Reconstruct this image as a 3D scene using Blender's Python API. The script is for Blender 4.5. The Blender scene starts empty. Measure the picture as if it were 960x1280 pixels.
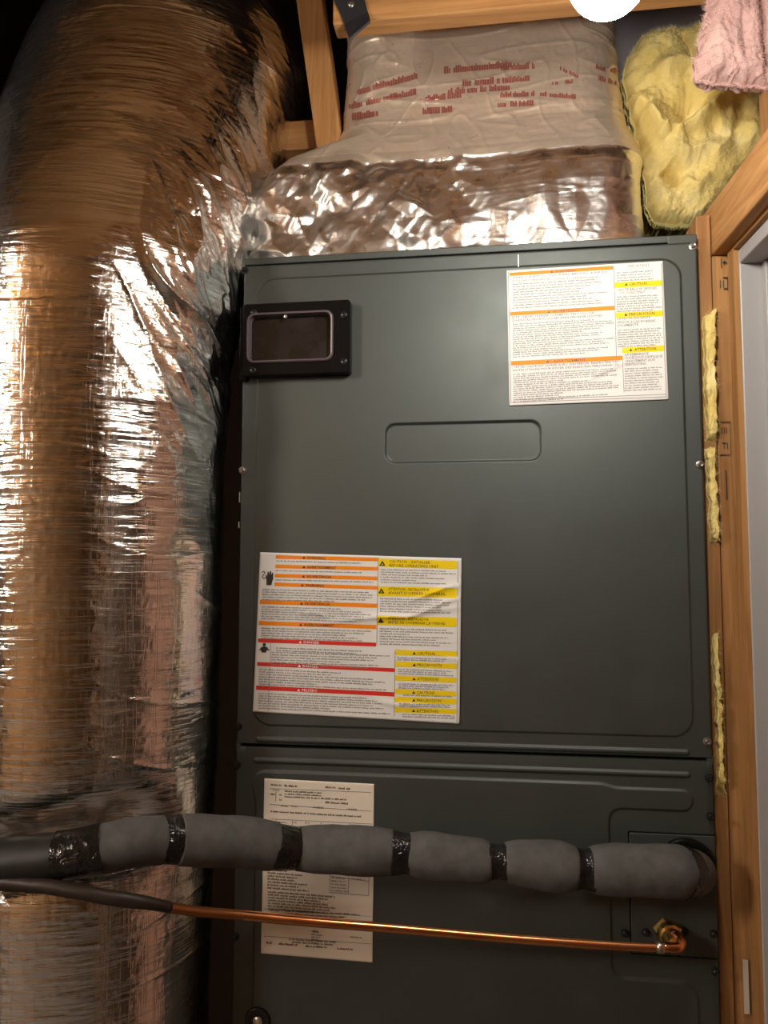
import bpy, bmesh, math, random
import numpy as np
from mathutils import Vector, Matrix

# ------------------------------------------------------------------ camera, world, exposure
S = bpy.context.scene
COL = S.collection
ZT = 1.95                                   # height of the top of the air handler
F = 1000.0                                  # focal length in pixels of the 960x1280 frame
CAM = np.array([0.303, -0.920, ZT - 0.387])
PITCH, YAW, ROLL = math.radians(4.45), math.radians(-7.95), math.radians(0.08)
cy_, sy_, cp_, sp_ = math.cos(YAW), math.sin(YAW), math.cos(PITCH), math.sin(PITCH)
FW = np.array([sy_*cp_, cy_*cp_, sp_]); R0 = np.array([cy_, -sy_, 0.0]); U0 = np.cross(R0, FW)
RT = math.cos(ROLL)*R0 + math.sin(ROLL)*U0
UP = -math.sin(ROLL)*R0 + math.cos(ROLL)*U0
cam = bpy.data.cameras.new('camera'); camo = bpy.data.objects.new('camera', cam); COL.objects.link(camo)
cam.sensor_fit = 'VERTICAL'; cam.sensor_height = 32.0; cam.lens = 32.0*F/1280.0
cam.clip_start = 0.02; cam.clip_end = 50
camo.matrix_world = Matrix(((RT[0], UP[0], -FW[0], CAM[0]), (RT[1], UP[1], -FW[1], CAM[1]),
                            (RT[2], UP[2], -FW[2], CAM[2]), (0, 0, 0, 1)))
S.camera = camo
S.view_settings.view_transform = 'Standard'; S.view_settings.look = 'None'
S.view_settings.gamma = 1.0; S.view_settings.use_curve_mapping = False
S.view_settings.exposure = 0.0
W = bpy.data.worlds.new('world'); S.world = W; W.use_nodes = True
W.node_tree.nodes['Background'].inputs[0].default_value = (1.0, 0.86, 0.70, 1)
W.node_tree.nodes['Background'].inputs[1].default_value = 0.012
BULB = 212.0                                 # emission of the bare bulb
BULB_COL = (1.0, 0.95, 0.86, 1)
HALL = 50.0                                 # emission of the round ceiling lamp of the room behind the camera

def ray(px, py):
    return FW + RT*((px-480)/F) + UP*((640-py)/F)
def at(px, py, Y=0.0):
    "point of the plane y=Y seen at a pixel of the photograph"
    d = ray(px, py); return CAM + d*((Y-CAM[1])/d[1])

# ------------------------------------------------------------------ noise
_rng = np.random.RandomState(7)
_perm = np.tile(_rng.permutation(256), 3)
_g3 = _rng.normal(size=(256, 3)); _g3 /= np.linalg.norm(_g3, axis=1)[:, None]
def perlin(x, y, z=0.0):
    x, y, z = np.broadcast_arrays(np.asarray(x, float), np.asarray(y, float), np.asarray(z, float))
    xi, yi, zi = np.floor(x).astype(int), np.floor(y).astype(int), np.floor(z).astype(int)
    xf, yf, zf = x-xi, y-yi, z-zi
    u, v, w = [t*t*t*(t*(t*6-15)+10) for t in (xf, yf, zf)]
    r = 0
    for i in (0, 1):
        for j in (0, 1):
            for k in (0, 1):
                h = _perm[_perm[_perm[(xi+i) & 255] + ((yi+j) & 255)] + ((zi+k) & 255)]
                g = _g3[h]
                d = g[..., 0]*(xf-i) + g[..., 1]*(yf-j) + g[..., 2]*(zf-k)
                r = r + d*(u if i else 1-u)*(v if j else 1-v)*(w if k else 1-w)
    return r*1.6
def ridge(x, y, z=0.0, p=2.0):
    return np.clip(1-np.abs(perlin(x, y, z))*2.2, 0, 1)**p
def facet(u, v, cell, seed=0.0):
    "piecewise flat noise: random heights on a warped triangle net"
    u, v = np.broadcast_arrays(np.asarray(u, float), np.asarray(v, float))
    x = u/cell + .45*perlin(u/cell*.6, v/cell*.6, seed+.3); y = v/cell + .45*perlin(u/cell*.6, v/cell*.6, seed+7.7)
    i, j = np.floor(x).astype(int), np.floor(y).astype(int); a, b = x-i, y-j; k = int(seed*13) % 256
    hv = lambda p, q: _perm[_perm[(p+k) & 255] + (q & 255)]/255.0 - .5
    h00, h10, h01, h11 = hv(i, j), hv(i+1, j), hv(i, j+1), hv(i+1, j+1)
    d1 = np.where(a > b, h00+(h10-h00)*a+(h11-h10)*b, h00+(h01-h00)*b+(h11-h01)*a)
    d2 = np.where(a+b < 1, h00+(h10-h00)*a+(h01-h00)*b, h11+(h01-h11)*(1-a)+(h10-h11)*(1-b))
    return np.where((_perm[(i*3+j*7+k) & 255] & 1) == 0, d1, d2)
def sstep(a, b, x):
    t = np.clip((x-a)/(b-a), 0, 1); return t*t*(3-2*t)
def polydist(x, z, pts):
    best = np.full(np.shape(x), 1e9); par = np.zeros(np.shape(x)); n = len(pts)-1
    for i in range(n):
        a, b = pts[i], pts[i+1]; dx, dz = b[0]-a[0], b[1]-a[1]
        t = np.clip(((x-a[0])*dx+(z-a[1])*dz)/(dx*dx+dz*dz+1e-12), 0, 1)
        d = np.hypot(x-a[0]-t*dx, z-a[1]-t*dz); m = d < best
        best = np.where(m, d, best); par = np.where(m, (i+t)/n, par)
    return best, par

# ------------------------------------------------------------------ materials
def mat(name, col, rough=0.5, metal=0.0, spec=0.5, build=None, **kw):
    m = bpy.data.materials.new(name); m.use_nodes = True
    nt = m.node_tree; b = nt.nodes['Principled BSDF']
    b.inputs['Base Color'].default_value = (*col, 1); b.inputs['Roughness'].default_value = rough
    b.inputs['Metallic'].default_value = metal; b.inputs['Specular IOR Level'].default_value = spec
    for k, v in kw.items(): b.inputs[k.replace('_', ' ')].default_value = v
    if build: build(nt, b)
    return m
def N(nt, t, **kw):
    n = nt.nodes.new(t)
    for k, v in kw.items():
        if k in n.inputs: n.inputs[k].default_value = v
        else: setattr(n, k, v)
    return n
def coords(nt, kind='Object', scale=(1, 1, 1), rot=(0, 0, 0)):
    tc = N(nt, 'ShaderNodeTexCoord'); mp = N(nt, 'ShaderNodeMapping')
    mp.inputs['Scale'].default_value = scale; mp.inputs['Rotation'].default_value = rot
    nt.links.new(tc.outputs[kind], mp.inputs[0]); return mp.outputs[0]
def ramp(nt, fac, stops):
    r = N(nt, 'ShaderNodeValToRGB'); e = r.color_ramp.elements
    while len(e) < len(stops): e.new(0.5)
    for el, (p, c) in zip(e, stops): el.position = p; el.color = (*c, 1)
    nt.links.new(fac, r.inputs[0]); return r.outputs[0]
def noise(nt, vec, scale, detail=4, rough=0.55, dist=0.0):
    n = N(nt, 'ShaderNodeTexNoise'); n.inputs['Scale'].default_value = scale
    n.inputs['Detail'].default_value = detail; n.inputs['Roughness'].default_value = rough
    n.inputs['Distortion'].default_value = dist
    nt.links.new(vec, n.inputs['Vector']); return n.outputs['Fac']
def bump(nt, b, h, strength=0.3, dist=0.001):
    n = N(nt, 'ShaderNodeBump'); n.inputs['Strength'].default_value = strength; n.inputs['Distance'].default_value = dist
    nt.links.new(h, n.inputs['Height']); nt.links.new(n.outputs[0], b.inputs['Normal'])

def wood(name, axis, dark, light, knots=True):
    sc = [16, 16, 16]; sc[axis] = 0.9
    def bld(nt, b):
        v = coords(nt, 'Object', sc)
        f = noise(nt, v, 3.2, 6, 0.6, 1.6)
        c = ramp(nt, f, [(0.30, dark), (0.48, tuple(0.5*a+0.5*c for a, c in zip(dark, light))), (0.62, light)])
        v2 = coords(nt, 'Object', [60 if i != axis else 2.0 for i in range(3)])
        f2 = noise(nt, v2, 6.0, 3)
        mx = N(nt, 'ShaderNodeMixRGB', blend_type='MULTIPLY'); mx.inputs[0].default_value = 0.35
        nt.links.new(c, mx.inputs[1]); nt.links.new(ramp(nt, f2, [(0.3, (.55, .5, .45)), (0.6, (1, 1, 1))]), mx.inputs[2])
        out = mx.outputs[0]
        if knots:
            vk = coords(nt, 'Object', [9 if i != axis else 4.0 for i in range(3)])
            vo = N(nt, 'ShaderNodeTexVoronoi'); vo.inputs['Scale'].default_value = 1.3; nt.links.new(vk, vo.inputs[0])
            m2 = N(nt, 'ShaderNodeMixRGB', blend_type='MULTIPLY'); m2.inputs[0].default_value = 0.6
            nt.links.new(out, m2.inputs[1])
            nt.links.new(ramp(nt, vo.outputs['Distance'], [(0.03, (.35, .22, .14)), (0.10, (1, 1, 1))]), m2.inputs[2]); out = m2.outputs[0]
        nt.links.new(out, b.inputs['Base Color']); bump(nt, b, f2, 0.25, 0.0008)
    return mat(name, light, 0.62, spec=0.3, build=bld)
PINE_D, PINE_L = (0.27, 0.125, 0.040), (0.42, 0.215, 0.078)
M = {}
for i, n in enumerate('xyz'): M['pine_'+n] = wood('pine_'+n, i, PINE_D, PINE_L)
for i, n in enumerate('xyz'): M['fresh_'+n] = wood('fresh_pine_'+n, i, tuple(c*1.2 for c in PINE_D), tuple(c*1.2 for c in PINE_L))  # same pine, brightened so its colour carries the glow of the bulb
for i, n in enumerate('xyz'): M['brown_'+n] = wood('old_pine_'+n, i, (0.22, 0.10, 0.035), (0.40, 0.20, 0.075))

def b_metal(nt, b):
    v = coords(nt, 'Object'); f = noise(nt, v, 7, 4)
    nt.links.new(ramp(nt, f, [(0.3, (.0165, .0215, .0195)), (0.7, (.0215, .0265, .0242))]), b.inputs['Base Color'])
    nt.links.new(ramp(nt, noise(nt, v, 22, 3), [(0.3, (.50,)*3), (0.7, (.58,)*3)]), b.inputs['Roughness'])
    bump(nt, b, noise(nt, v, 900, 2), 0.08, 0.0003)
M['paint'] = mat('charcoal_painted_steel', (.045, .05, .048), 0.4, spec=1.0, build=b_metal, IOR=1.56, Specular_Tint=(.93, 1.0, .96, 1))
M['paint_dark'] = mat('dark_painted_steel', (.02, .022, .021), 0.5)
M['black_plastic'] = mat('black_plastic', (.006, .0055, .005), 0.34, spec=0.10)
M['screw'] = mat('zinc_screw', (.35, .33, .31), 0.35, 0.9)
M['screw_black'] = mat('black_screw', (.03, .03, .03), 0.3, 0.6)
M['bare'] = mat('bare_scratched_steel', (.75, .74, .70), 0.3, 0.9)

def b_foil(scrim, rough0, rough1, red=False):
    def f(nt, b):
        uv = coords(nt, 'UV')
        n1 = noise(nt, uv, 30, 4, 0.6)
        nt.links.new(ramp(nt, n1, [(0.3, (rough0,)*3), (0.7, (rough1,)*3)]), b.inputs['Roughness'])
        # scrim threads: a net of fine raised lines
        th = noise(nt, coords(nt, 'UV', (7, 230, 1)), 1.0, 3, 0.6, 0.3)
        ad = N(nt, 'ShaderNodeMixRGB', blend_type='ADD'); ad.inputs[0].default_value = 1
        nt.links.new(ramp(nt, th, [(0.50, (0, 0, 0)), (0.56, (.8,)*3), (0.62, (0, 0, 0))]), ad.inputs[1])
        t2 = noise(nt, coords(nt, 'UV', (170, 9, 1)), 1.0, 2, 0.6, 0.3)
        nt.links.new(ramp(nt, t2, [(0.54, (0, 0, 0)), (0.58, (.25,)*3), (0.62, (0, 0, 0))]), ad.inputs[2])
        a2 = N(nt, 'ShaderNodeMixRGB', blend_type='ADD'); a2.inputs[0].default_value = 0.9
        nt.links.new(ad.outputs[0], a2.inputs[1]); nt.links.new(noise(nt, uv, 160, 4, 0.6), a2.inputs[2])
        bump(nt, b, a2.outputs[0], scrim, 0.0012)
        if red: red(nt, b, uv)
    return f
M['foil'] = mat('foil_jacket', (.86, .84, .81), 0.16, 1.0, build=b_foil(0.22, 0.10, 0.20))
M['foil_crumple'] = mat('crumpled_foil', (.88, .86, .83), 0.2, 1.0, build=b_foil(0.10, 0.24, 0.38))
M['foil_dull'] = mat('printed_foil_wrap', (.70, .58, .46), 0.3, 0.55, build=b_foil(0.15, 0.26, 0.38))
M['red_ink'] = mat('faded_red_ink', (.46, .16, .13), 0.35, 0.5)

def b_paper(nt, b):
    v = coords(nt, 'Object'); nt.links.new(ramp(nt, noise(nt, v, 14, 4), [(0.3, (.74, .725, .70)), (0.7, (.80, .785, .76))]), b.inputs['Base Color'])
M['paper'] = mat('label_paper', (.84, .82, .79), 0.5, spec=0.2, build=b_paper)
M['paper_cream'] = mat('rating_plate_paper', (.84, .75, .63), 0.4)
M['orange'] = mat('orange_print', (.88, .26, .012), 0.5, spec=0.2)
M['yellow'] = mat('yellow_print', (.84, .62, .01), 0.5, spec=0.2)
M['red'] = mat('red_print', (.68, .035, .025), 0.35)
M['ink'] = mat('black_print', (.03, .028, .026), 0.45)
M['fine_ink'] = mat('grey_fine_print', (.27, .262, .255), 0.55, spec=0.25)
M['soft_ink'] = mat('worn_black_print', (.17, .145, .12), 0.45)
M['white_ink'] = mat('white_print', (.85, .82, .78), 0.4)

def b_foam(nt, b):
    v = coords(nt, 'Object'); f = noise(nt, v, 60, 5)
    nt.links.new(ramp(nt, f, [(0.3, (.075, .073, .070)), (0.7, (.115, .112, .107))]), b.inputs['Base Color'])
    bump(nt, b, noise(nt, v, 500, 3), 0.3, 0.0006)
M['foam'] = mat('elastomeric_foam', (.05, .05, .05), 0.75, spec=0.25, build=b_foam)
def b_tape(nt, b):
    v = coords(nt, 'Object'); bump(nt, b, noise(nt, v, 90, 3, 0.6, 1.0), 0.9, 0.003)
M['black_wrap'] = mat('black_wrapped_foam', (.012, .0115, .010), 0.55)
M['tape'] = mat('black_vinyl_tape', (.010, .010, .010), 0.16, build=b_tape)
def b_copper(nt, b):
    v = coords(nt, 'Object', (8, 40, 40))
    nt.links.new(ramp(nt, noise(nt, v, 2.0, 5, 0.6), [(0.25, (.62, .20, .07)), (0.55, (.86, .36, .15)), (0.8, (.90, .44, .22))]), b.inputs['Base Color'])
M['copper'] = mat('copper_tube', (.85, .35, .15), 0.26, 1.0, build=b_copper)
M['copper_brown'] = mat('browned_copper', (.42, .17, .06), 0.38, 0.9)
M['copper_dull'] = mat('dark_sleeve', (.028, .017, .011), 0.5)
M['brass'] = mat('brass', (.62, .40, .12), 0.3, 1.0)
M['solder'] = mat('solder_ring', (.62, .50, .42), 0.35, 1.0)

def b_wool(c0, c1, c2):
    def f(nt, b):
        v = coords(nt, 'Object')
        nt.links.new(ramp(nt, noise(nt, v, 14, 6, 0.65, 0.6), [(0.28, c0), (0.5, c1), (0.72, c2)]), b.inputs['Base Color'])
        bump(nt, b, noise(nt, coords(nt, 'Object', (1, 1, 2.2)), 260, 5, 0.7, 0.8), 0.6, 0.002)
    return f
M['wool_yellow'] = mat('yellow_glass_wool', (.7, .6, .22), 0.95, spec=0.1, build=b_wool((.66, .48, .13), (.80, .63, .23), (.84, .72, .38)))
M['wool_pink'] = mat('pink_glass_wool', (.75, .45, .42), 0.95, spec=0.1, build=b_wool((.52, .31, .28), (.60, .38, .345), (.66, .46, .42)))
M['fibre_yellow'] = mat('yellow_fibres', (.80, .72, .34), 0.8)
M['fibre_pink'] = mat('pink_fibres', (.84, .56, .52), 0.8)

def b_drywall(nt, b):
    v = coords(nt, 'Object'); bump(nt, b, noise(nt, v, 120, 4), 0.15, 0.0008)
    nt.links.new(ramp(nt, noise(nt, v, 3, 4), [(0.3, (.27, .25, .235)), (0.7, (.34, .315, .295))]), b.inputs['Base Color'])
M['drywall'] = mat('drywall', (.6, .57, .53), 0.8, build=b_drywall)
M['white_paint'] = mat('white_door_paint', (.35, .335, .33), 0.4, build=lambda nt, b: bump(nt, b, noise(nt, coords(nt, 'Object', (30, 30, 1.5)), 6, 3), 0.1, 0.0006))
def b_osb(nt, b):
    v = coords(nt, 'Object', (1, 1, 1)); vo = N(nt, 'ShaderNodeTexVoronoi'); vo.inputs['Scale'].default_value = 28
    nt.links.new(coords(nt, 'Object', (1, 2.4, 1.6)), vo.inputs[0])
    nt.links.new(ramp(nt, vo.outputs['Color'], [(0.1, (.26, .13, .045)), (0.5, (.42, .22, .085)), (0.9, (.52, .30, .13))]), b.inputs['Base Color'])
M['osb'] = mat('strand_board', (.4, .22, .09), 0.65, build=b_osb)
def b_conc(nt, b):
    v = coords(nt, 'Object'); nt.links.new(ramp(nt, noise(nt, v, 4, 8, 0.65), [(0.3, (.16, .15, .14)), (0.7, (.26, .245, .23))]), b.inputs['Base Color'])
    bump(nt, b, noise(nt, v, 70, 5), 0.3, 0.002)
M['salmon'] = mat('salmon_wall_paint', (.56, .31, .22), 0.7)
M['osb_dark'] = mat('dark_wood_panelling', (.075, .042, .020), 0.6)
M['wood_panel'] = mat('brown_wood_panelling', (.24, .135, .06), 0.6, build=lambda nt, b: nt.links.new(ramp(nt, noise(nt, coords(nt, 'Object', (9, 9, .8)), 3, 5), [(0.3, (.14, .075, .03)), (0.7, (.28, .16, .07))]), b.inputs['Base Color']))
M['osb_light'] = mat('ceiling_boards', (.50, .29, .12), 0.6, build=lambda nt, b: nt.links.new(ramp(nt, noise(nt, coords(nt, 'Object', (1, 9, 9)), 3, 5), [(0.3, (.40, .22, .085)), (0.7, (.56, .33, .14))]), b.inputs['Base Color']))
M['concrete'] = mat('concrete', (.2, .19, .18), 0.8, build=b_conc)
M['unlit_tone'] = mat('unlit_void_tone', (.15, .135, .14), 0.6, build=lambda nt, b: bump(nt, b, noise(nt, coords(nt), 9, 4), 0.5, 0.01))  # dark colour stands for the shade of the unlit space behind
M['dim_void_tone'] = mat('dim_void_grey', (.36, .32, .33), 0.6)  # grey stands for the dim void above the yellow wool
M['strap'] = mat('black_steel_strap', (.035, .038, .045), 0.4, 0.5)
M['porcelain'] = mat('white_porcelain', (.8, .79, .76), 0.25)
def b_lens(nt, b):
    f = noise(nt, coords(nt, 'Object'), 38, 5, 0.6)
    nt.links.new(ramp(nt, f, [(0.3, (.016, .012, .010)), (0.7, (.024, .018, .0155))]), b.inputs['Base Color'])
    nt.links.new(ramp(nt, f, [(0.3, (.18,)*3), (0.7, (.4,)*3)]), b.inputs['Roughness'])
M['lens'] = mat('smoked_sight_glass', (.04, .03, .03), 0.25, spec=0.25, build=b_lens)
M['lens_rim'] = mat('violet_grey_plastic_rim', (.11, .085, .095), 0.25, spec=0.7)
m = mat('bulb_glow', (1, 1, 1), 0.5); m.node_tree.nodes['Principled BSDF'].inputs['Emission Color'].default_value = BULB_COL
m.node_tree.nodes['Principled BSDF'].inputs['Emission Strength'].default_value = BULB; M['bulb'] = m
m = mat('hall_lamp_glow', (1, 1, 1), 0.5); m.node_tree.nodes['Principled BSDF'].inputs['Emission Color'].default_value = (1, .91, .79, 1)
m.node_tree.nodes['Principled BSDF'].inputs['Emission Strength'].default_value = HALL; M['hall_lamp'] = m
M['clear_tape'] = mat('clear_tape', (.55, .48, .40), 0.15, spec=0.7)

# ------------------------------------------------------------------ builders
class MB:
    def __init__(s): s.v = []; s.f = []; s.n = 0; s.uv = None
    def add(s, v, f):
        v = [tuple(map(float, p)) for p in v]
        s.f += [tuple(i+s.n for i in q) for q in f]; s.v += v; s.n += len(v); return s
    def box(s, a, b):
        (x0, y0, z0), (x1, y1, z1) = a, b
        return s.add([(x0, y0, z0), (x1, y0, z0), (x1, y1, z0), (x0, y1, z0), (x0, y0, z1), (x1, y0, z1), (x1, y1, z1), (x0, y1, z1)],
                     [(3, 2, 1, 0), (4, 5, 6, 7), (0, 1, 5, 4), (1, 2, 6, 5), (2, 3, 7, 6), (3, 0, 4, 7)])
    def obox(s, o, ax, ay, az):
        o, ax, ay, az = [np.asarray(t, float) for t in (o, ax, ay, az)]
        return s.add([o+ax*i+ay*j+az*k for k in (0, 1) for j, i in ((0, 0), (0, 1), (1, 1), (1, 0))],
                     [(3, 2, 1, 0), (4, 5, 6, 7), (0, 1, 5, 4), (1, 2, 6, 5), (2, 3, 7, 6), (3, 0, 4, 7)])
    def lathe(s, c, axis, prof, n=24):
        c = Vector(c); a = Vector(axis).normalized(); t = a.orthogonal().normalized(); w = a.cross(t)
        base = []
        for r, h in prof:
            base += [c + a*h + (t*math.cos(2*math.pi*i/n) + w*math.sin(2*math.pi*i/n))*r for i in range(n)]
        f = [(j*n+i, j*n+(i+1) % n, (j+1)*n+(i+1) % n, (j+1)*n+i) for j in range(len(prof)-1) for i in range(n)]
        f += [tuple(range(n))[::-1], tuple((len(prof)-1)*n+i for i in range(n))]
        return s.add(base, f)
    def tube(s, pts, rad, n=20, disp=None, cap=True):
        pts = [Vector(p) for p in pts]; m = len(pts)
        if not hasattr(rad, '__len__'): rad = [rad]*m
        tan = [(pts[min(i+1, m-1)]-pts[max(i-1, 0)]).normalized() for i in range(m)]
        ref = Vector((0, 0, 1)) if abs(tan[0].z) < .9 else Vector((1, 0, 0))
        nrm = (ref - tan[0]*ref.dot(tan[0])).normalized(); V = []
        for i in range(m):
            nrm = (nrm - tan[i]*nrm.dot(tan[i])).normalized(); bi = tan[i].cross(nrm)
            for k in range(n):
                a = 2*math.pi*k/n; d = nrm*math.cos(a) + bi*math.sin(a)
                V.append(pts[i] + d*(rad[i] + (disp(i, a, pts[i]) if disp else 0)))
        f = [(j*n+i, j*n+(i+1) % n, (j+1)*n+(i+1) % n, (j+1)*n+i) for j in range(m-1) for i in range(n)]
        if cap: f += [tuple(range(n))[::-1], tuple((m-1)*n+i for i in range(n))]
        return s.add(V, f)
    def build(s, name, m, parent=None, smooth=False, bevel=0, uv=None):
        me = bpy.data.meshes.new(name); me.from_pydata(s.v, [], s.f); me.update()
        o = bpy.data.objects.new(name, me); COL.objects.link(o)
        me.materials.append(m)
        if bevel:
            bm = bmesh.new(); bm.from_mesh(me); bmesh.ops.remove_doubles(bm, verts=bm.verts, dist=1e-6)
            bmesh.ops.recalc_face_normals(bm, faces=bm.faces)
            bmesh.ops.bevel(bm, geom=bm.edges[:], offset=bevel, segments=2, affect='EDGES', profile=0.5, clamp_overlap=True)
            bm.to_mesh(me); bm.free()
        if smooth:
            for p in me.polygons: p.use_smooth = True
            if smooth == 'auto':
                me.set_sharp_from_angle(angle=math.radians(38))
        if uv is not None:
            l = me.uv_layers.new(name='UVMap'); vi = np.zeros(len(me.loops), int); me.loops.foreach_get('vertex_index', vi)
            l.data.foreach_set('uv', np.asarray(uv, float)[vi].ravel())
        if parent is not None:
            o.parent = parent; o.matrix_parent_inverse = Matrix.Translation(-parent.location)
        return o
def grid_faces(nu, nv, close=False):
    "nv rows of nu points"
    i = np.arange(nu-1 if not close else nu); j = np.arange(nv-1)
    I, J = np.meshgrid(i, j); I2 = (I+1) % nu
    return np.stack([J*nu+I, J*nu+I2, (J+1)*nu+I2, (J+1)*nu+I], -1).reshape(-1, 4)
def grid_obj(name, P, m, parent=None, close=False, uv=None, smooth=True, flip=False):
    nv, nu = P.shape[:2]; f = grid_faces(nu, nv, close)
    if flip: f = f[:, ::-1]
    b = MB(); b.v = P.reshape(-1, 3).tolist(); b.f = f.tolist(); b.n = len(b.v)
    return b.build(name, m, parent, smooth, uv=None if uv is None else uv.reshape(-1, 2))
def thing(name, label, cat, loc=(0, 0, 0), group=None):
    o = bpy.data.objects.new(name, None); COL.objects.link(o); o.location = [float(t) for t in loc]; o.empty_display_size = 0.05
    o['label'] = label; o['category'] = cat
    if group: o['group'] = group
    return o
def setting(name, loc=(0, 0, 0)):
    o = bpy.data.objects.new(name, None); COL.objects.link(o); o.location = [float(t) for t in loc]; o['kind'] = 'structure'; return o
def struct(o): o['kind'] = 'structure'; return o
def spline(pts, n):
    P = np.array(pts, float); m = len(P); t = np.linspace(0, m-1, n); out = []
    for a in t:
        i = min(int(a), m-2); u = a-i; p0, p1, p2, p3 = P[max(i-1, 0)], P[i], P[i+1], P[min(i+2, m-1)]
        out.append(0.5*(2*p1+(p2-p0)*u+(2*p0-5*p1+4*p2-p3)*u*u+(3*p1-p0-3*p2+p3)*u**3))
    return np.array(out)

# ------------------------------------------------------------------ the room
CEIL = ZT + 0.47
X0, X1, Y0, Y1 = -0.72, 0.66, -3.3, 0.78
XR, YC = -2.3, -0.78                       # the room behind the closet is wider
struct(MB().box((XR-.1, Y0-.1, -.1), (2.6, Y1+.1, 0)).build('floor', M['concrete']))
ce = struct(MB().box((XR-.1, Y0-.1, CEIL+.14), (2.6, -.05, CEIL+.17)).build('ceiling', M['osb_light']))
MB().box((X0-.1, -.05, CEIL+.9), (2.6, Y1+.1, CEIL+.93)).build('attic_deck', M['unlit_tone'], ce)
MB().box((X0-.1, -.08, CEIL+.17), (2.6, -.05, CEIL+.9)).build('attic_wall', M['unlit_tone'], ce)
for yy in (-3.0, -2.6, -2.1, -1.35, -0.95, -0.6, -0.19):
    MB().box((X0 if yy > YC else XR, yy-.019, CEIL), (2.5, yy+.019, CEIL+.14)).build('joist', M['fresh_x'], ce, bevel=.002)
wl = struct(MB().box((X0-.1, YC, 0), (X0, .30, CEIL+.14)).build('wall_left', M['drywall']))
MB().box((XR, YC, 0), (X0-.1, YC+.1, CEIL+.14)).build('return_wall', M['wood_panel'], wl)
MB().box((XR-.1, Y0, 0), (XR, YC+.1, CEIL+.14)).build('room_wall', M['osb_dark'], wl)
MB().box((X0-.1, .30, 0), (X0, Y1+.1, CEIL+.9)).build('unlit_void_sheet', M['unlit_tone'], wl)  # rear of the left wall, coloured dark as the unlit void
wb = struct(MB().box((X0, Y1, 0), (2.6, Y1+.1, CEIL+.9)).build('wall_back', M['unlit_tone']))
wf = struct(MB().box((XR, Y0-.1, 0), (2.6, Y0, CEIL+.14)).build('wall_front', M['wood_panel']))
MB().box((.0, Y0, 0), (1.75, Y0+.012, CEIL)).build('sheathing', M['wood_panel'], wf)
MB().box((XR, Y0, 0), (-.005, Y0+.012, 1.25)).build('sheathing', M['osb'], wf)
MB().box((1.755, Y0, 0), (2.5, Y0+.012, CEIL)).build('sheathing', M['osb_dark'], wf)
for xx in (-.62, -.22, .18, .58, .98, 1.38, 1.78, 2.18):
    MB().box((xx-.019, Y0, 0), (xx+.019, Y0+.089, CEIL)).build('stud', M['pine_z'], wf, bevel=.002)
wh = struct(MB().box((1.25, -1.6, 0), (1.35, Y1, CEIL+.9)).build('wall_hall', M['salmon']))
MB().box((1.235, -1.55, 0), (1.25, -.47, 2.05)).build('dark_reflection_panel', M['osb_dark'], wh, bevel=.002)  # added unseen panel, gives the foil duct a dark band to mirror
MB().box((2.5, Y0, 0), (2.6, -1.6, CEIL+.14)).build('side_wall', M['osb_dark'], wh)

# right wall: framing of the door opening, turned about four degrees from the unit
E = np.array([0.073, -0.9973, 0.0]); OUT = np.array([0.9973, 0.073, 0.0]); ZV = np.array([0, 0, 1.0])
O = at(899.5, 640, 0.02); O[2] = 0
zh = at(901, 319, 0.02)[2]                    # underside of the header
zh2 = at(888, 257, 0.02)[2]
wr = setting('wall_right', O)
MB().obox(O, OUT*.089, -E*.038, ZV*zh).build('stud', M['pine_z'], wr, bevel=.002)         # trimmer
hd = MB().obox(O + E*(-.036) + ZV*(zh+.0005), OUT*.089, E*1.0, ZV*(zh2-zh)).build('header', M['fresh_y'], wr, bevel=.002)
MB().obox(O + E*.90, OUT*.089, E*.038, ZV*(zh)).build('stud', M['pine_z'], wr, bevel=.002)
MB().obox(O + E*.97, OUT*.089, E*.038, ZV*CEIL).build('stud', M['pine_z'], wr, bevel=.002)
MB().obox(O - E*.05 + OUT*.092, OUT*.012, -E*.70, ZV*CEIL).build('sheathing', M['drywall'], wr)
# rough stud filling the gap between the unit and the trimmer
Ob = at(880.5, 640, 0.016); Ob[2] = 0
MB().obox(Ob, np.array([O[0]-Ob[0]-.0015, 0, 0]), np.array([0, .089, 0]), ZV*(at(885, 268, .016)[2])).build('stud', M['pine_z'], wr, bevel=.0015)
struct(MB().box((.46, .36, ZT+.05), (.80, .38, CEIL+.1)).build('dim_void_sheet', M['dim_void_tone']))  # added sheet, its grey paints in the dim void behind the wool
pcs = at(950, 177, -.035); MB().obox(np.array([pcs[0], -.035, zh2+.001]), OUT*.089, E*.038, ZV*(CEIL-zh2)).build('stud', M['pine_z'], wr, bevel=.002)
pl = MB(); a = at(928.5, 1200, 0.018); b = at(938, 1268, 0.018)
pl.box((a[0], 0.0182, b[2]), (b[0]-.0005, 0.0192, a[2])).build('clear_tape', M['clear_tape'], wr)

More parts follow.
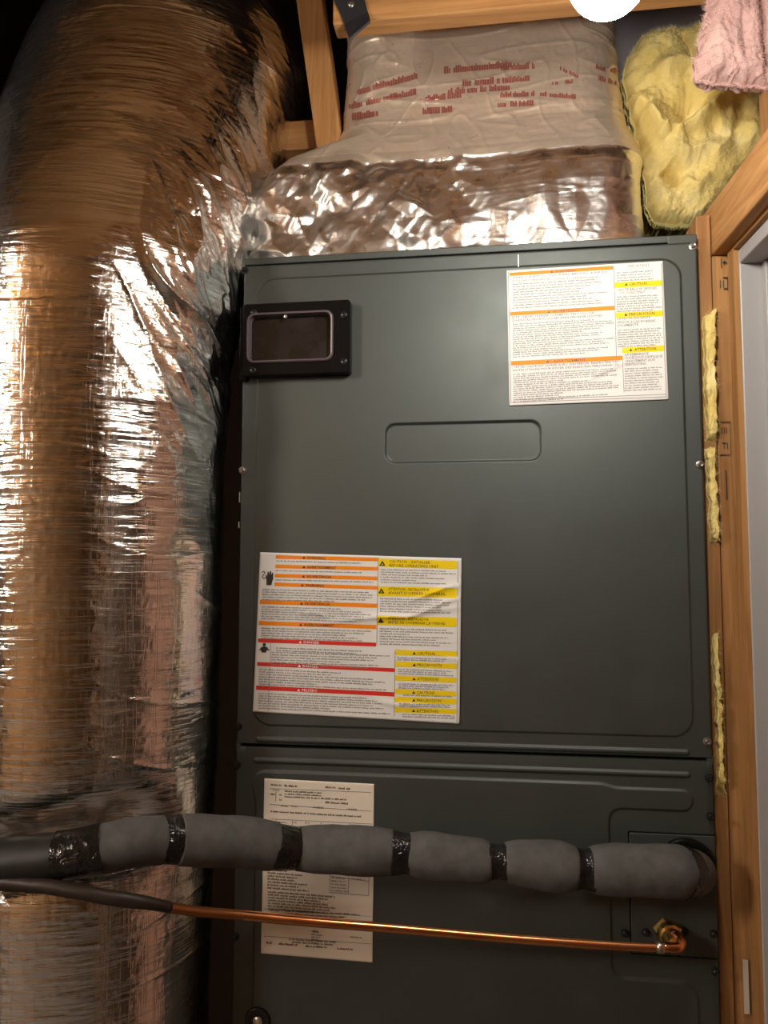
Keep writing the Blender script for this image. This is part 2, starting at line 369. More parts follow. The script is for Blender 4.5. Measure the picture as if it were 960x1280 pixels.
# white door frame standing in the opening
jo = at(934.5, 640, -0.005); jo[2] = 0
zj = at(932, 329, -0.005)[2]
dr = setting('door_1', jo)
MB().obox(jo, OUT*.13, -E*.018, ZV*(zj+.016)).build('jamb', M['white_paint'], dr, bevel=.0015)
MB().obox(jo + OUT*.024 + E*.0, OUT*.035, E*.011, ZV*zj).build('door_stop', M['white_paint'], dr, bevel=.001)
MB().obox(jo + ZV*zj, OUT*.13, E*.86, ZV*.016).build('head_jamb', M['white_paint'], dr, bevel=.0015)
MB().obox(jo + OUT*.0 + E*.86, OUT*.13, E*.018, ZV*(zj+.016)).build('jamb', M['white_paint'], dr, bevel=.0015)
MB().obox(jo - OUT*.0055 - E*.001, OUT*.0055, -E*.018, ZV*(zj+.02)).build('edge_strip', M['pine_z'], dr)
MB().obox(jo - OUT*.0055 + ZV*(zj+.0165), OUT*.06, E*.86, ZV*.008).build('edge_strip', M['pine_y'], dr)

# platform under the unit (below the frame)
ZB = ZT - 1.36
pf = thing('wooden_platform', 'plywood platform box carrying the charcoal air handler', 'platform', (0.27, .27, 0))
MB().box((.07, .0, 0.0), (.53, .60, ZB-.002)).build('box_frame', M['osb'], pf, bevel=.003)

# wood above and behind
bl = at(416, 22, -.05); zbm = at(640, 9, -.05)[2]
q = ray(640, 29); yb_ = CAM[1] + q[1]*(zbm-CAM[2])/q[2]          # depth at which its underside ends
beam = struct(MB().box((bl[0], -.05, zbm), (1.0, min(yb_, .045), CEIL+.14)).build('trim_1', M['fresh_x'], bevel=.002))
# leaning post left of the beam
p0, p1 = at(366, -30, .10), at(384, 100, .10)
ang = (p1-p0)/np.linalg.norm(p1-p0); Lp = np.linalg.norm(p1-p0)*2.1
side = np.cross(ang, np.array([0, 1.0, 0])); side /= np.linalg.norm(side)
if side[0] < 0: side = -side
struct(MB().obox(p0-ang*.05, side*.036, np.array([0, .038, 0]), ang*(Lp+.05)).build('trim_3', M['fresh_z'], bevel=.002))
q0, q1 = at(352, 152, .13), at(432, 182, .13)
struct(MB().box((q0[0]-.03, .13, q1[2]), (q1[0], .17, q0[2])).build('trim_4', M['pine_x'], bevel=.002))

# black bent strap
stp = thing('metal_strap', 'bent black steel strap screwed to the wooden beam above the duct', 'strap', at(440, 20, -.055))
b = MB(); Y = -.0535
pp = [at(*p, Y) for p in ((405, -60), (447, -60), (456, 0), (462, 24), (437, 46), (424, 14), (414, -6))]
n = len(pp); b.add([p for p in pp] + [p + np.array([0, .003, 0]) for p in pp],
                   [tuple(range(n))[::-1], tuple(n+i for i in range(n))] + [(i, (i+1) % n, n+(i+1) % n, n+i) for i in range(n)])
b.build('plate', M['strap'], stp, bevel=.0006)
b = MB(); qq = [at(430, 30, Y), at(460, 15, Y), at(463, 25, Y-.012), at(437, 47, Y-.012)]
b.add(qq + [q + np.array([0, .002, -.002]) for q in qq], [(3, 2, 1, 0), (4, 5, 6, 7), (0, 1, 5, 4), (1, 2, 6, 5), (2, 3, 7, 6), (3, 0, 4, 7)])
b.build('bent_flange', M['strap'], stp)
MB().lathe(at(439, 6, Y), (0, -1, 0), [(.0042, 0), (.0042, .001), (.003, .0022), (.0005, .0026)], 16).build('screw', M['screw'], stp, True)

# ------------------------------------------------------------------ bare bulb
bc = at(760, -32, -0.40)
lb = thing('light_bulb', 'lit bare bulb in a white lampholder above the air handler', 'light bulb', bc)
R = .027
prof = [(.0005, -R)] + [(R*math.sin(a), -R*math.cos(a)) for a in np.linspace(.15, 2.1, 16)] + [(.019, .030), (.0145, .042), (.0135, .050)]
MB().lathe(bc, (0, 0, 1), prof, 32).build('globe', M['bulb'], lb, True)
MB().lathe(bc, (0, 0, 1), [(.0137, .050), (.0137, .072)], 24).build('screw_base', M['screw'], lb, True)
zc = CEIL+.14-bc[2]
MB().lathe(bc, (0, 0, 1), [(.020, .064), (.024, .067), (.026, .10), (.055, .115), (.057, .12), (.057, .135)], 32).build('lampholder', M['porcelain'], lb, 'auto')
MB().lathe(bc, (0, 0, 1), [(.004, .135), (.004, zc)], 12).build('cord', M['black_plastic'], lb, True)

HLP = (-1.55, -1.72, CEIL)
hl = thing('ceiling_lamp', 'large white globe lamp of the room behind the viewer', 'ceiling lamp', HLP)
MB().lathe((HLP[0], HLP[1], CEIL+.14), (0, 0, -1), [(.20, 0), (.20, .16), (.19, .165)], 32).build('base', M['porcelain'], hl, 'auto')
MB().lathe((HLP[0], HLP[1], CEIL+.14), (0, 0, -1), [(.185, .165)] + [(.26*math.cos(a), .33+.20*math.sin(a)) for a in np.linspace(-.8, 1.55, 16)], 32).build('shade', M['hall_lamp'], hl, True)

# ------------------------------------------------------------------ air handler
AW = 0.533
ah = thing('air_handler', 'charcoal steel air handler cabinet with warning labels', 'air handler', (AW/2, .27, ZB))
z_seam = at(590, 941, 0)[2]
MB().box((.0005, .020, ZB), (AW-.0005, .53, ZT-.0005)).build('cabinet', M['paint_dark'], ah, bevel=.001)
MB().box((0, .004, ZT-.0085), (AW, .024, ZT)).build('top_flange', M['paint'], ah, bevel=.0012)
MB().box((AW*.94, .0035, ZT-.0105), (AW, .02, ZT-.0005)).build('flange_corner', M['paint'], ah, bevel=.001)
for x0 in (0, AW-.006):
    MB().box((x0, .001, z_seam-.004), (x0+.006, .02, z_seam+.004)).build('corner_tab', M['paint'], ah, bevel=.0005)

def sd_rr(x, z, x0, z0, x1, z1, r):
    qx = np.abs(x-(x0+x1)/2)-(x1-x0)/2+r; qz = np.abs(z-(z0+z1)/2)-(z1-z0)/2+r
    return np.hypot(np.maximum(qx, 0), np.maximum(qz, 0)) + np.minimum(np.maximum(qx, qz), 0) - r
def axis(lo, hi, feats, rads):
    p = list(np.arange(lo, hi, .012)) + [lo, hi]
    for f, r in zip(feats, rads):
        p += list(f + np.arange(-.0035, .0036, .0005))
        if r: p += list(f + np.arange(-r, r+.0001, .0012))
    p = np.unique(np.round(np.clip(p, lo, hi), 6)); keep = [p[0]]
    for q in p[1:]:
        if q-keep[-1] > .0003: keep.append(q)
    keep[-1] = hi; return np.array(keep)
def panel(name, x0, x1, z0, z1, H, fx, rx, fz, rz, m, yback=.018):
    xs, zs = axis(x0, x1, fx, rx), axis(z0, z1, fz, rz)
    X, Z = np.meshgrid(xs, zs); h = H(X, Z)
    e = np.minimum(np.minimum(X-x0, x1-X), np.minimum(Z-z0, z1-Z))
    yy = -h + .0012*(1-np.clip(e/.0012, 0, 1))**2
    P = np.stack([X, yy, Z], -1)
    # skirt
    top, bot = P[-1].copy(), P[0].copy(); top[:, 1] = bot[:, 1] = yback
    P = np.concatenate([bot[None], P, top[None]], 0)
    le, ri = P[:, 0].copy(), P[:, -1].copy(); le[:, 1] = ri[:, 1] = yback
    P = np.concatenate([le[:, None], P, ri[:, None]], 1)
    o = grid_obj(name, P, m, ah, smooth=True)
    o.data.set_sharp_from_angle(angle=math.radians(50)); return o
def pz(px, py): q = at(px, py, 0); return q[0], q[2]

# upper door panel: raised field, recessed pull, groove near its lower edge
ux0 = (pz(322, 360)[0]+pz(318, 880)[0])/2; ux1 = (pz(851, 400)[0]+pz(866, 850)[0])/2
uz1 = (pz(345, 350)[1]+pz(830, 323)[1])/2; uz0 = (pz(340, 907)[1]+pz(850, 920)[1])/2
hx0, hx1 = pz(482, 552)[0], pz(676, 550)[0]; hz1 = pz(580, 528)[1]; hz0 = pz(580, 577)[1]
gx0, gx1 = pz(320, 922)[0], pz(862, 938)[0]; gz = (pz(322, 921)[1]+pz(858, 937)[1])/2
def H_up(x, z):
    h = .0015*(1-sstep(-.0016, .0016, sd_rr(x, z, ux0, uz0, ux1, uz1, .022)))
    h -= .0028*(1-sstep(-.0020, .0016, sd_rr(x, z, hx0, hz0, hx1, hz1, .012)))
    h += .0022*(1-sstep(-.0022, .0008, sd_rr(x, z, gx0, gz-.006, gx1, gz, .003)))
    return h + .00045*perlin(x*5, z*5)
PT = ZT - .0115
panel('upper_panel', .0012, AW-.0012, z_seam+.0022, PT, H_up, [ux0, ux1, hx0, hx1, gx0, gx1], [.022, .022, .014, .014, .005, .005],
      [uz0, uz1, hz0, hz1, gz, gz-.006], [.022, .022, .014, .014, 0, 0], M['paint'])
# lower panel
lx0 = pz(320, 1000)[0]; lx1 = pz(866, 1000)[0]; lz1 = (pz(340, 968)[1]+pz(850, 988)[1])/2; lzs = (pz(780, 1011)[1]+pz(855, 1013)[1])/2
lxm = pz(762, 1060)[0]; kz = (pz(320, 953)[1]+pz(860, 973)[1])/2; kx0, kx1 = pz(317, 953)[0], pz(863, 973)[0]
cx0, cx1 = pz(787, 1060)[0], AW-.001; cz1 = pz(840, 1043)[1]; cz0 = pz(850, 1195)[1]
lzb = pz(830, 1240)[1]
def H_lo(x, z):
    a = sd_rr(x, z, lx0, lzs, lx1, lz1, .0115); b = sd_rr(x, z, lx0, ZB+.03, lxm, lz1, .0115)
    c = sd_rr(x, z, lxm-.03, ZB+.03, lx1, lzb+.012, .02)
    k = .016
    def smin(p, q):
        t = np.clip(.5+.5*(q-p)/k, 0, 1); return q*(1-t)+p*t-k*t*(1-t)
    d = smin(smin(a, b), c)
    h = .0022*(1-sstep(-.0016, .0016, d))
    h += .0022*(1-sstep(-.0022, .0008, sd_rr(x, z, kx0, kz, kx1, kz+.006, .003)))
    h -= .004*(1-sstep(-.0006, .0006, sd_rr(x, z, cx0-.001, cz0-.001, cx1+.02, cz1+.001, .0015)))
    return h + .0004*perlin(x*5, z*5+9)
panel('lower_panel', .0012, AW-.0012, ZB+.004, z_seam-.0012, H_lo, [lx0, lx1, lxm, kx0, kx1, cx0], [.014, .014, .02, .005, .005, .002],
      [lz1, lzs, kz, kz+.006, cz0, cz1, lzb], [.014, .02, 0, 0, .002, .002, .03], M['paint'])
MB().box((cx0, -.0005, cz0), (cx1, .010, cz1)).build('connection_plate', M['paint'], ah, bevel=.0008)
# gasket ring and shadowed hole around the suction line
gp = at(857, 1084, -.001)
b = MB(); b.lathe(gp, (0, -1, 0), [(.031, 0), (.031, .003), (.027, .0055), (.023, .003)], 32); b.build('grommet', M['black_plastic'], ah, True)
# hole plug at the foot of the panel
hp = at(322, 1276, -.0025)
MB().lathe(hp, (0, -1, 0), [(.015, 0), (.015, .0015), (.013, .0028), (.010, .001), (.0005, .0012)], 28).build('hole_plug', M['screw_black'], ah, True)

MB().lathe(at(322, 1277, -.0042), (0, -1, 0), [(.006, 0), (.0055, .0012), (.0005, .0018)], 20).build('plug_center', M['bare'], ah, True)
def screw(px, py, m='screw', r=.0040, parent=ah, y=0.0):
    c = at(px, py, y)
    b = MB(); b.lathe(c, (0, -1, 0), [(r*1.12, -.001), (r*1.12, .0010), (r*.85, .0014)], 20)
    o = b.build('screw', M[m], parent, 'auto')
    h = MB(); h.lathe(c, (0, -1, 0), [(r*.72, .0012), (r*.72, .0042), (r*.55, .0048), (r*.25, .0043)], 6)
    g = h.build('hex_head', M[m], o, 'auto')
    return o
for p in ((303.5, 588, 'screw'), (306, 338, 'screw_black'), (866, 308, 'screw'), (875, 581, 'screw'), (298, 908, 'screw_black'), (884, 927, 'screw'),
          (296, 956, 'screw_black'), (886, 972, 'screw_black'), (888, 1020, 'screw_black'), (890, 1075, 'screw_black'),
          (892, 1167, 'screw_black'), (781, 1166, 'screw_black'), (807, 1165, 'screw_black'), (855, 1164, 'screw_black'), (294, 1171, 'screw_black'), (894, 1214, 'screw_black')):
    screw(*p)
# scratches in the paint, long drip line near the top label
for (a, c, w) in (((648, 336), (651, 318), .0008), ((299.5, 615), (299.5, 628), .0012), ((298.5, 652), (298.5, 660), .0012)):
    p, q = at(*a, -.0003), at(*c, -.0003); MB().box((min(p[0], q[0])-w/2, -.0008 if a[0] > 600 else -.0002, min(p[2], q[2])), (min(p[0], q[0])+w/2, .003, max(p[2], q[2]))).build('scratch', M['bare'], ah)

# sight window
def rrect(x0, z0, x1, z1, r, n=6):
    out = []
    for cx, cz, a0 in ((x1-r, z1-r, 0), (x0+r, z1-r, 90), (x0+r, z0+r, 180), (x1-r, z0+r, 270)):
        for k in range(n+1):
            a = math.radians(a0+90*k/n); out.append((cx+r*math.cos(a), cz+r*math.sin(a)))
    return out
def loft(rings):
    b = MB(); n = len(rings[0]); V = [p for r in rings for p in r]
    f = [(j*n+i, j*n+(i+1) % n, (j+1)*n+(i+1) % n, (j+1)*n+i) for j in range(len(rings)-1) for i in range(n)]
    return b.add(V, f)
wx0, wx1 = pz(308, 430)[0], pz(440.5, 425)[0]; wz1 = (pz(312, 386)[1]+pz(438, 379)[1])/2; wz0 = (pz(308, 475)[1]+pz(440, 469)[1])/2
vx0, vx1 = pz(316, 425)[0], pz(417, 425)[0]; vz1 = pz(366, 397.5)[1]; vz0 = pz(366, 454)[1]
T = .0155
def ring(x0, z0, x1, z1, r, y): return [(x, y, z) for x, z in rrect(x0, z0, x1, z1, r)]
wn = loft([ring(wx0, wz0, wx1, wz1, .004, -.0018), ring(wx0, wz0, wx1, wz1, .004, -T+.0012), ring(wx0+.0012, wz0+.0012, wx1-.0012, wz1-.0012, .0035, -T),
           ring(vx0-.0035, vz0-.0035, vx1+.0035, vz1+.0035, .010, -T), ring(vx0-.003, vz0-.003, vx1+.003, vz1+.003, .0095, -T+.002), ring(vx0-.003, vz0-.003, vx1+.003, vz1+.003, .0095, -.003)])
wn = wn.build('sight_window', M['black_plastic'], ah, 'auto')
loft([ring(vx0-.0028, vz0-.0028, vx1+.0028, vz1+.0028, .0095, -.004), ring(vx0-.0028, vz0-.0028, vx1+.0028, vz1+.0028, .0095, -T-.0008),
      ring(vx0-.0016, vz0-.0016, vx1+.0016, vz1+.0016, .0085, -T-.0022), ring(vx0, vz0, vx1, vz1, .0075, -T-.0018), ring(vx0+.001, vz0+.001, vx1-.001, vz1-.001, .007, -.0055)]).build('rim', M['lens_rim'], wn, 'auto')
rg = ring(vx0+.0005, vz0+.0005, vx1-.0005, vz1-.0005, .007, -.0068)
MB().add(rg, [tuple(range(len(rg)))]).build('glass', M['lens'], wn)
MB().box((-.0015, -.0045, wz0-.003), (wx0+.003, .02, wz1+.0005)).build('side_bracket', M['black_plastic'], wn, bevel=.001)
for p in ((317, 391), (430, 394), (430, 452), (316, 463)):
    c = at(p[0], p[1], -T)
    MB().lathe(c, (0, -1, 0), [(.0045, -.001), (.0045, .0004), (.0040, .0016), (.0022, .002), (.0018, .0009), (.0003, .0009)], 20).build('screw', M['screw_black'], wn, True)
c = at(357, 395.5, -T); MB().lathe(c, (0, -1, 0), [(.0024, 0), (.002, .0009), (.0003, .0012)], 8).build('paint_chip', M['bare'], wn)

# ------------------------------------------------------------------ labels
class Label:
    def __init__(s, name, px, mtl, creases=(), text=None, r=0, label=None):
        s.y = -.0027; s.c = []
        for pts, amp, w in creases: s.c.append(([pz(*p) for p in pts], amp, w))
        TL, TR, BR, BL = [at(*p, s.y) for p in px]
        n = 90; u = np.linspace(0, 1, n); U, V = np.meshgrid(u, u[::-1])
        P = (TL*((1-U)*(1-V))[..., None] + TR*(U*(1-V))[..., None] + BR*(U*V)[..., None] + BL*((1-U)*V)[..., None])
        P[..., 1] = s.surf(P[..., 0], P[..., 2])
        s.o = grid_obj(name, P, mtl, ah)
        md = s.o.modifiers.new('thick', 'SOLIDIFY'); md.thickness = .0002; md.offset = 1
        s.off = .00028; s.bars = {}
    def surf(s, x, z):
        h = np.zeros(np.shape(x))
        for pts, amp, w in s.c:
            d, t = polydist(x, z, pts)
            # signed side so that a crease has a lit and a shaded flank
            prof = np.exp(-(d/w)**1.3); h = h + 1.5*amp*prof*np.clip(4*t*(1-t)+.25, 0, 1)
        return s.y - h
    def conf(s, x, z, k=1.0): return np.stack([x, s.surf(x, z) - s.off*k, z], -1)
    def band(s, name, px, m):
        TL, TR, BR, BL = [at(*p, s.y) for p in px]
        u = np.linspace(0, 1, 140); v = np.linspace(0, 1, 10); U, V = np.meshgrid(u, v[::-1])
        P = TL*((1-U)*(1-V))[..., None]+TR*(U*(1-V))[..., None]+BR*(U*V)[..., None]+BL*((1-U)*V)[..., None]
        return grid_obj(name, s.conf(P[..., 0], P[..., 2], 1.25), M[m], s.o)
    def text(s, body, p, q, h, m='ink', k=1.9, bold=True, name='lettering'):
        "text from pixel p (baseline left) to q (baseline right), cap height h px"
        cu = bpy.data.curves.new('t', 'FONT'); cu.body = body; cu.size = 1; cu.resolution_u = 1
        if bold: cu.offset = .012
        ob = bpy.data.objects.new('t', cu); COL.objects.link(ob)
        me = bpy.data.meshes.new_from_object(ob.evaluated_get(bpy.context.evaluated_depsgraph_get()))
        co = np.zeros(len(me.vertices)*3); me.vertices.foreach_get('co', co); co = co.reshape(-1, 3)
        faces = [tuple(f.vertices) for f in me.polygons]
        bpy.data.objects.remove(ob); bpy.data.curves.remove(cu); bpy.data.meshes.remove(me)
        if not len(co): return
        x0, x1 = co[:, 0].min(), co[:, 0].max()
        u = (co[:, 0]-x0)/(x1-x0+1e-9); v = co[:, 1]/.70*h
        A, B = np.array(p, float), np.array(q, float)
        X = A[0]+(B[0]-A[0])*u; Yp = A[1]+(B[1]-A[1])*u - v
        W3 = np.array([at(a, c, s.y) for a, c in zip(X, Yp)])
        MB().add(s.conf(W3[:, 0], W3[:, 2], k), faces).build(name, M[m], s.o)['kind'] = 'stuff'
    def lines(s, p0, p1, n, pitch, h=1.5, m='fine_ink', seed=0, full=.95, k=1.9, slope=None):
        "n lines of fine print from baseline p0..p1 (px), pitch px"
        rnd = random.Random(seed*977+int(p0[0])*31+int(p0[1])); b = s.bars.setdefault(('fine_print', m), MB())
        for i in range(n):
            wmax = (p1[0]-p0[0])*(rnd.uniform(.80, 1) if rnd.random() < full else rnd.uniform(.35, .8))
            sl = (p1[1]-p0[1])/(p1[0]-p0[0]); x = 0.0; yb = p0[1]+i*pitch; k0 = 0; wl = rnd.randint(2, 9); V = []; Fc = []
            while x < wmax:
                lw = rnd.uniform(.55, 1.25); hh = h*rnd.choice((.72, .72, .75, 1.0, 1.05))
                xa, xb = p0[0]+x, p0[0]+x+lw
                for (xx, dy) in ((xa, 0), (xb, 0), (xb, hh), (xa, hh)):
                    V.append(at(xx, yb+sl*(xx-p0[0])-dy, s.y))
                Fc.append((k0, k0+1, k0+2, k0+3)); k0 += 4
                x += lw+.32; wl -= 1
                if wl <= 0: x += rnd.uniform(.8, 1.4); wl = rnd.randint(2, 9)
            V = np.array(V); b.add(s.conf(V[:, 0], V[:, 2], k), Fc)
    def rule(s, p, q, w=.7, m='fine_ink'):
        A, B = np.array(p, float), np.array(q, float); d = (B-A)/np.linalg.norm(B-A); nn = np.array([-d[1], d[0]])*w/2
        b = s.bars.setdefault(('ruled_line', m), MB()); K = 24; V = []
        for i in range(K+1):
            c = A+(B-A)*i/K
            for e in (c-nn, c+nn): V.append(at(e[0], e[1], s.y))
        V = np.array(V); b.add(s.conf(V[:, 0], V[:, 2], 1.6), [(2*i, 2*i+1, 2*i+3, 2*i+2) for i in range(K)])
    def shape(s, pts, m='ink', name='pictogram', k=2.0):
        V = np.array([at(*p, s.y) for p in pts]); MB().add(s.conf(V[:, 0], V[:, 2], k), [tuple(range(len(pts)))]).build(name, M[m], s.o)
    def tri(s, x, y, h, m='ink', k=2.0): s.shape([(x-h*.6, y), (x+h*.6, y), (x, y-h)], m, 'warning_triangle', k)
    def done(s):
        for (nm, m), b in s.bars.items():
            o = b.build(nm, M[m], s.o)
            o['kind'] = 'stuff'

def px4(ox, oy, sc):                              # pixel of an enlarged detail back to the photograph
    return lambda x, y: (ox+x/sc, oy+y/sc)

# upper right label
g = px4(620, 320, 4.174)
L = Label('upper_warning_label', (g(55, 76), g(870, 26), g(900, 748), g(70, 781)), M['paper'],
          [([(730, 478), (754, 466), (770, 459), (783, 452)], .0011, .0022), ([(645, 440), (672, 436)], .0005, .0015)])
L.band('orange_band', (g(70, 88), g(610, 52), g(611, 70), g(70, 105)), 'orange'); L.tri(*g(291, 88), 3.2)
L.text('WARNING', g(308, 88), g(412, 81), 2.9)
L.band('orange_band', (g(73, 293), g(618, 260), g(619, 282), g(73, 312)), 'orange'); L.tri(*g(276, 297), 3.2)
L.text('ADVERTENCIA', g(295, 296), g(435, 287), 2.9)
L.band('orange_band', (g(78, 549), g(660, 520), g(661, 543), g(79, 572)), 'orange'); L.tri(*g(270, 556), 3.2)
L.text('AVERTISSEMENT', g(300, 555), g(468, 547), 2.9)
for (a, t, bb, txt) in ((616, 138, 868, 'CAUTION'), (621, 296, 872, 'PRECAUCIÓN'), (657, 479, 876, 'ATTENTION')):
    hgt = 29
    L.band('yellow_band', (g(a, t), g(bb, t-12), g(bb, t-12+hgt), g(a, t+hgt)), 'yellow')
L.tri(*g(679, 155), 3.4); L.text('CAUTION', g(694, 155), g(786, 150), 3.4)
L.tri(*g(677, 313), 3.4); L.text('PRECAUCIÓN', g(693, 312), g(828, 305), 3.4)
L.tri(*g(703, 497), 3.4); L.text('ATTENTION', g(722, 496), g(835, 490), 3.4)
L.text('IMPORTANT', g(690, 62), g(800, 55), 3.4, 'fine_ink', bold=False)
L.lines(g(630, 92), g(845, 80), 4, 3.3, 1.4, seed=1)
L.text('NOTE BELOW APPLIES', g(640, 184), g(838, 173), 3.0, 'fine_ink'); L.text('TO COILS ONLY', g(645, 200), g(778, 193), 3.0, 'fine_ink')
L.lines(g(630, 218), g(862, 207), 7, 3.0, 1.5, seed=2)
L.text('LA NOTA SIGUIENTE', g(632, 335), g(805, 326), 3.1, 'fine_ink'); L.text('APLICA A LAS BOBINAS', g(632, 353), g(832, 344), 3.1, 'fine_ink')
L.text('SOLAMENTE', g(632, 370), g(742, 364), 3.1, 'fine_ink')
L.lines(g(634, 392), g(868, 380), 8, 2.9, 1.5, seed=3)
L.text('LA REMARQUE', g(672, 522), g(795, 516), 3.1, 'fine_ink'); L.text("CI-DESSOUS S'APPLIQUE", g(672, 539), g(868, 529), 3.1, 'fine_ink')
L.text('UNIQUEMENT AUX', g(672, 556), g(830, 548), 3.1, 'fine_ink'); L.text('SERPENTINS', g(672, 573), g(782, 568), 3.1, 'fine_ink')
L.lines(g(672, 593), g(880, 583), 10, 3.0, 1.5, seed=4)
L.text('THIS UNIT CONTAINS METAL PARTS.', g(86, 118), g(585, 88), 2.4, 'fine_ink'); L.text('FOLLOW THESE INSTRUCTIONS TO PREVENT INJURY', g(86, 134), g(545, 115), 2.2, 'fine_ink')
L.lines(g(88, 152), g(590, 122), 10, 3.3, 1.5, seed=5, full=.5)
L.text('ESTA UNIDAD SE ENVIA CON METAL, PIN Y VOLUTAS.', g(84, 326), g(520, 302), 2.7, 'fine_ink')
L.text('SIGA ESTAS INSTRUCCIONES PARA PREVENIR LESIONES', g(84, 343), g(555, 316), 2.7, 'fine_ink')
L.lines(g(88, 360), g(618, 330), 16, 2.72, 1.5, seed=6, full=.6)
L.text('CETTE UNITE EST LIVREE AVEC DES PIECES. RESPECTEZ CES', g(88, 586), g(640, 556), 2.6, 'fine_ink')
L.text('INSTRUCTIONS POUR EVITER DES BLESSURES PERSONNELLES', g(88, 603), g(640, 573), 2.6, 'fine_ink')
L.lines(g(90, 622), g(645, 590), 14, 2.62, 1.5, seed=7, full=.6)
L.rule(g(614, 50), g(628, 522)); L.rule(g(660, 545), g(668, 712)); L.rule(g(95, 752), g(885, 722)); L.rule(g(85, 765), g(888, 735))
L.rule(g(64, 84), g(78, 770)); L.rule(g(862, 38), g(887, 738))
L.done()

# big label at the middle left
g = px4(300, 680, 3.310)
CR = [([(375, 766), (392, 766), (410, 771)], .0011, .0022), ([(411, 777), (440, 775), (469, 771), (511, 771), (528, 765), (537, 761), (557, 752), (577, 747)], .0022, .0030),
      ([(512, 751), (542, 741), (556, 735), (577, 731)], .0018, .0028), ([(530, 765), (552, 762), (577, 759)], .0011, .0024), ([(556, 822), (576, 824)], .0010, .0018),
      ([(474, 876), (493, 880), (535, 881)], .0014, .0024)]
L = Label('large_warning_label', (g(83, 34), g(917, 59), g(908, 744), g(53, 694)), M['paper'], CR)
for (x0, y0, x1, y1, hh, txt, tx, w) in ((148, 46, 574, 57, 15, 'WARNING', 275, 78), (147, 85, 573, 95, 15, 'AVERTISSEMENT', 275, 124), (144, 123, 571, 135, 15, 'ADVERTENCIA', 273, 106),
                                         (143, 159, 571, 174, 15, 'WARNING', 268, 80), (82, 231, 568, 247, 17, 'ADVERTENCIA', 265, 108), (78, 318, 565, 335, 17, 'AVERTISSEMENT', 262, 128)):
    L.band('orange_band', (g(x0, y0), g(x1, y1), g(x1, y1+hh), g(x0, y0+hh)), 'orange')
    yb = y0+(y1-y0)*(tx-x0)/(x1-x0)+hh-3; L.tri(*g(tx-10, yb), 3.2); L.text(txt, g(tx+2, yb), g(tx+w, yb+w*.03), 3.0)
for (x0, y0, x1, y1, hh, txt, tx, w) in ((75, 391, 563, 408, 16, 'DANGER', 262, 66), (71, 488, 642, 514, 16, 'DANGER', 258, 66), (67, 585, 640, 613, 18, 'PELIGRO', 255, 66)):
    L.band('red_band', (g(x0, y0), g(x1, y1), g(x1, y1+hh), g(x0, y0+hh)), 'red')
    yb = y0+(y1-y0)*(tx-x0)/(x1-x0)+hh-3; L.tri(*g(tx-12, yb), 3.2, 'white_ink'); L.text(txt, g(tx+2, yb), g(tx+w, yb+w*.04), 3.0, 'white_ink')
for (x0, y0, x1, y1, hh, t1, t2) in ((572, 60, 898, 70, 34, 'CAUTION - INSTALLER', 'BEFORE OPERATING UNIT'), (568, 174, 897, 182, 41, 'ATTENTION - INSTALLATEUR', "AVANT D'OPERER L'APPAREIL"),
                                     (566, 296, 896, 305, 39, 'ATENCION - INSTALADOR', 'ANTES DE CONFIRMAR LA UNIDAD')):
    L.band('yellow_band', (g(x0, y0), g(x1, y1), g(x1, y1+hh), g(x0, y0+hh)), 'yellow')
    L.tri(*g(x0+17, y0+30), 6.6); L.tri(*g(x0+17, y0+26), 2.0, 'yellow', 2.9)
    L.text(t1, g(x0+46, y0+17), g(x0+215, y0+22), 3.4, 'ink', bold=False); L.text(t2, g(x0+46, y0+33), g(x0+(250 if y0 < 100 else 285), y0+39), 3.4, 'ink', bold=False)
for (x0, y0, x1, y1, hh, txt, w) in ((642, 437, 897, 444, 22, 'CAUTION', 72), (642, 485, 896, 495, 22, 'PRECAUCIÓN', 100), (641, 543, 894, 553, 22, 'ATTENTION', 88), (640, 599, 894, 610, 21, 'CAUTION', 72),
                                     (640, 631, 894, 641, 23, 'PRECAUCIÓN', 100), (639, 675, 894, 683, 21, 'ATTENTION', 88)):
    L.band('yellow_band', (g(x0, y0), g(x1, y1), g(x1, y1+hh), g(x0, y0+hh)), 'yellow')
    L.tri(*g(x0+79, y0+20), 3.6); L.text(txt, g(x0+92, y0+21), g(x0+92+w, y0+23), 3.6, 'ink', bold=False)
for (p, q, n, pit) in (((150, 72), (568, 84), 1, 3), ((148, 112), (566, 122), 1, 3), ((147, 150), (566, 160), 1, 3), ((92, 190), (566, 204), 5, 3.15), ((90, 262), (562, 276), 6, 2.95), ((88, 350), (560, 364), 5, 3.1),
                       ((150, 432), (560, 448), 2, 3.2), ((130, 450), (635, 466), 6, 3.1), ((78, 520), (636, 546), 7, 3.1), ((76, 620), (634, 645), 7, 3.05),
                       ((582, 108), (892, 116), 6, 3.15), ((580, 228), (890, 236), 6, 3.15), ((578, 352), (890, 360), 7, 3.2),
                       ((652, 472), (890, 480), 2, 2.6), ((655, 520), (890, 530), 3, 2.7), ((655, 580), (890, 588), 3, 2.6), ((675, 627), (885, 634), 1, 3), ((660, 662), (888, 670), 2, 2.6), ((672, 706), (888, 714), 2, 2.8)):
    L.lines(g(*p), g(*q), n, pit, 1.5, seed=n, full=.85)
L.rule(g(572, 58), g(566, 420)); L.rule(g(642, 440), g(638, 712)); L.rule(g(902, 72), g(897, 736)); L.rule(g(128, 410), g(116, 690), .5)
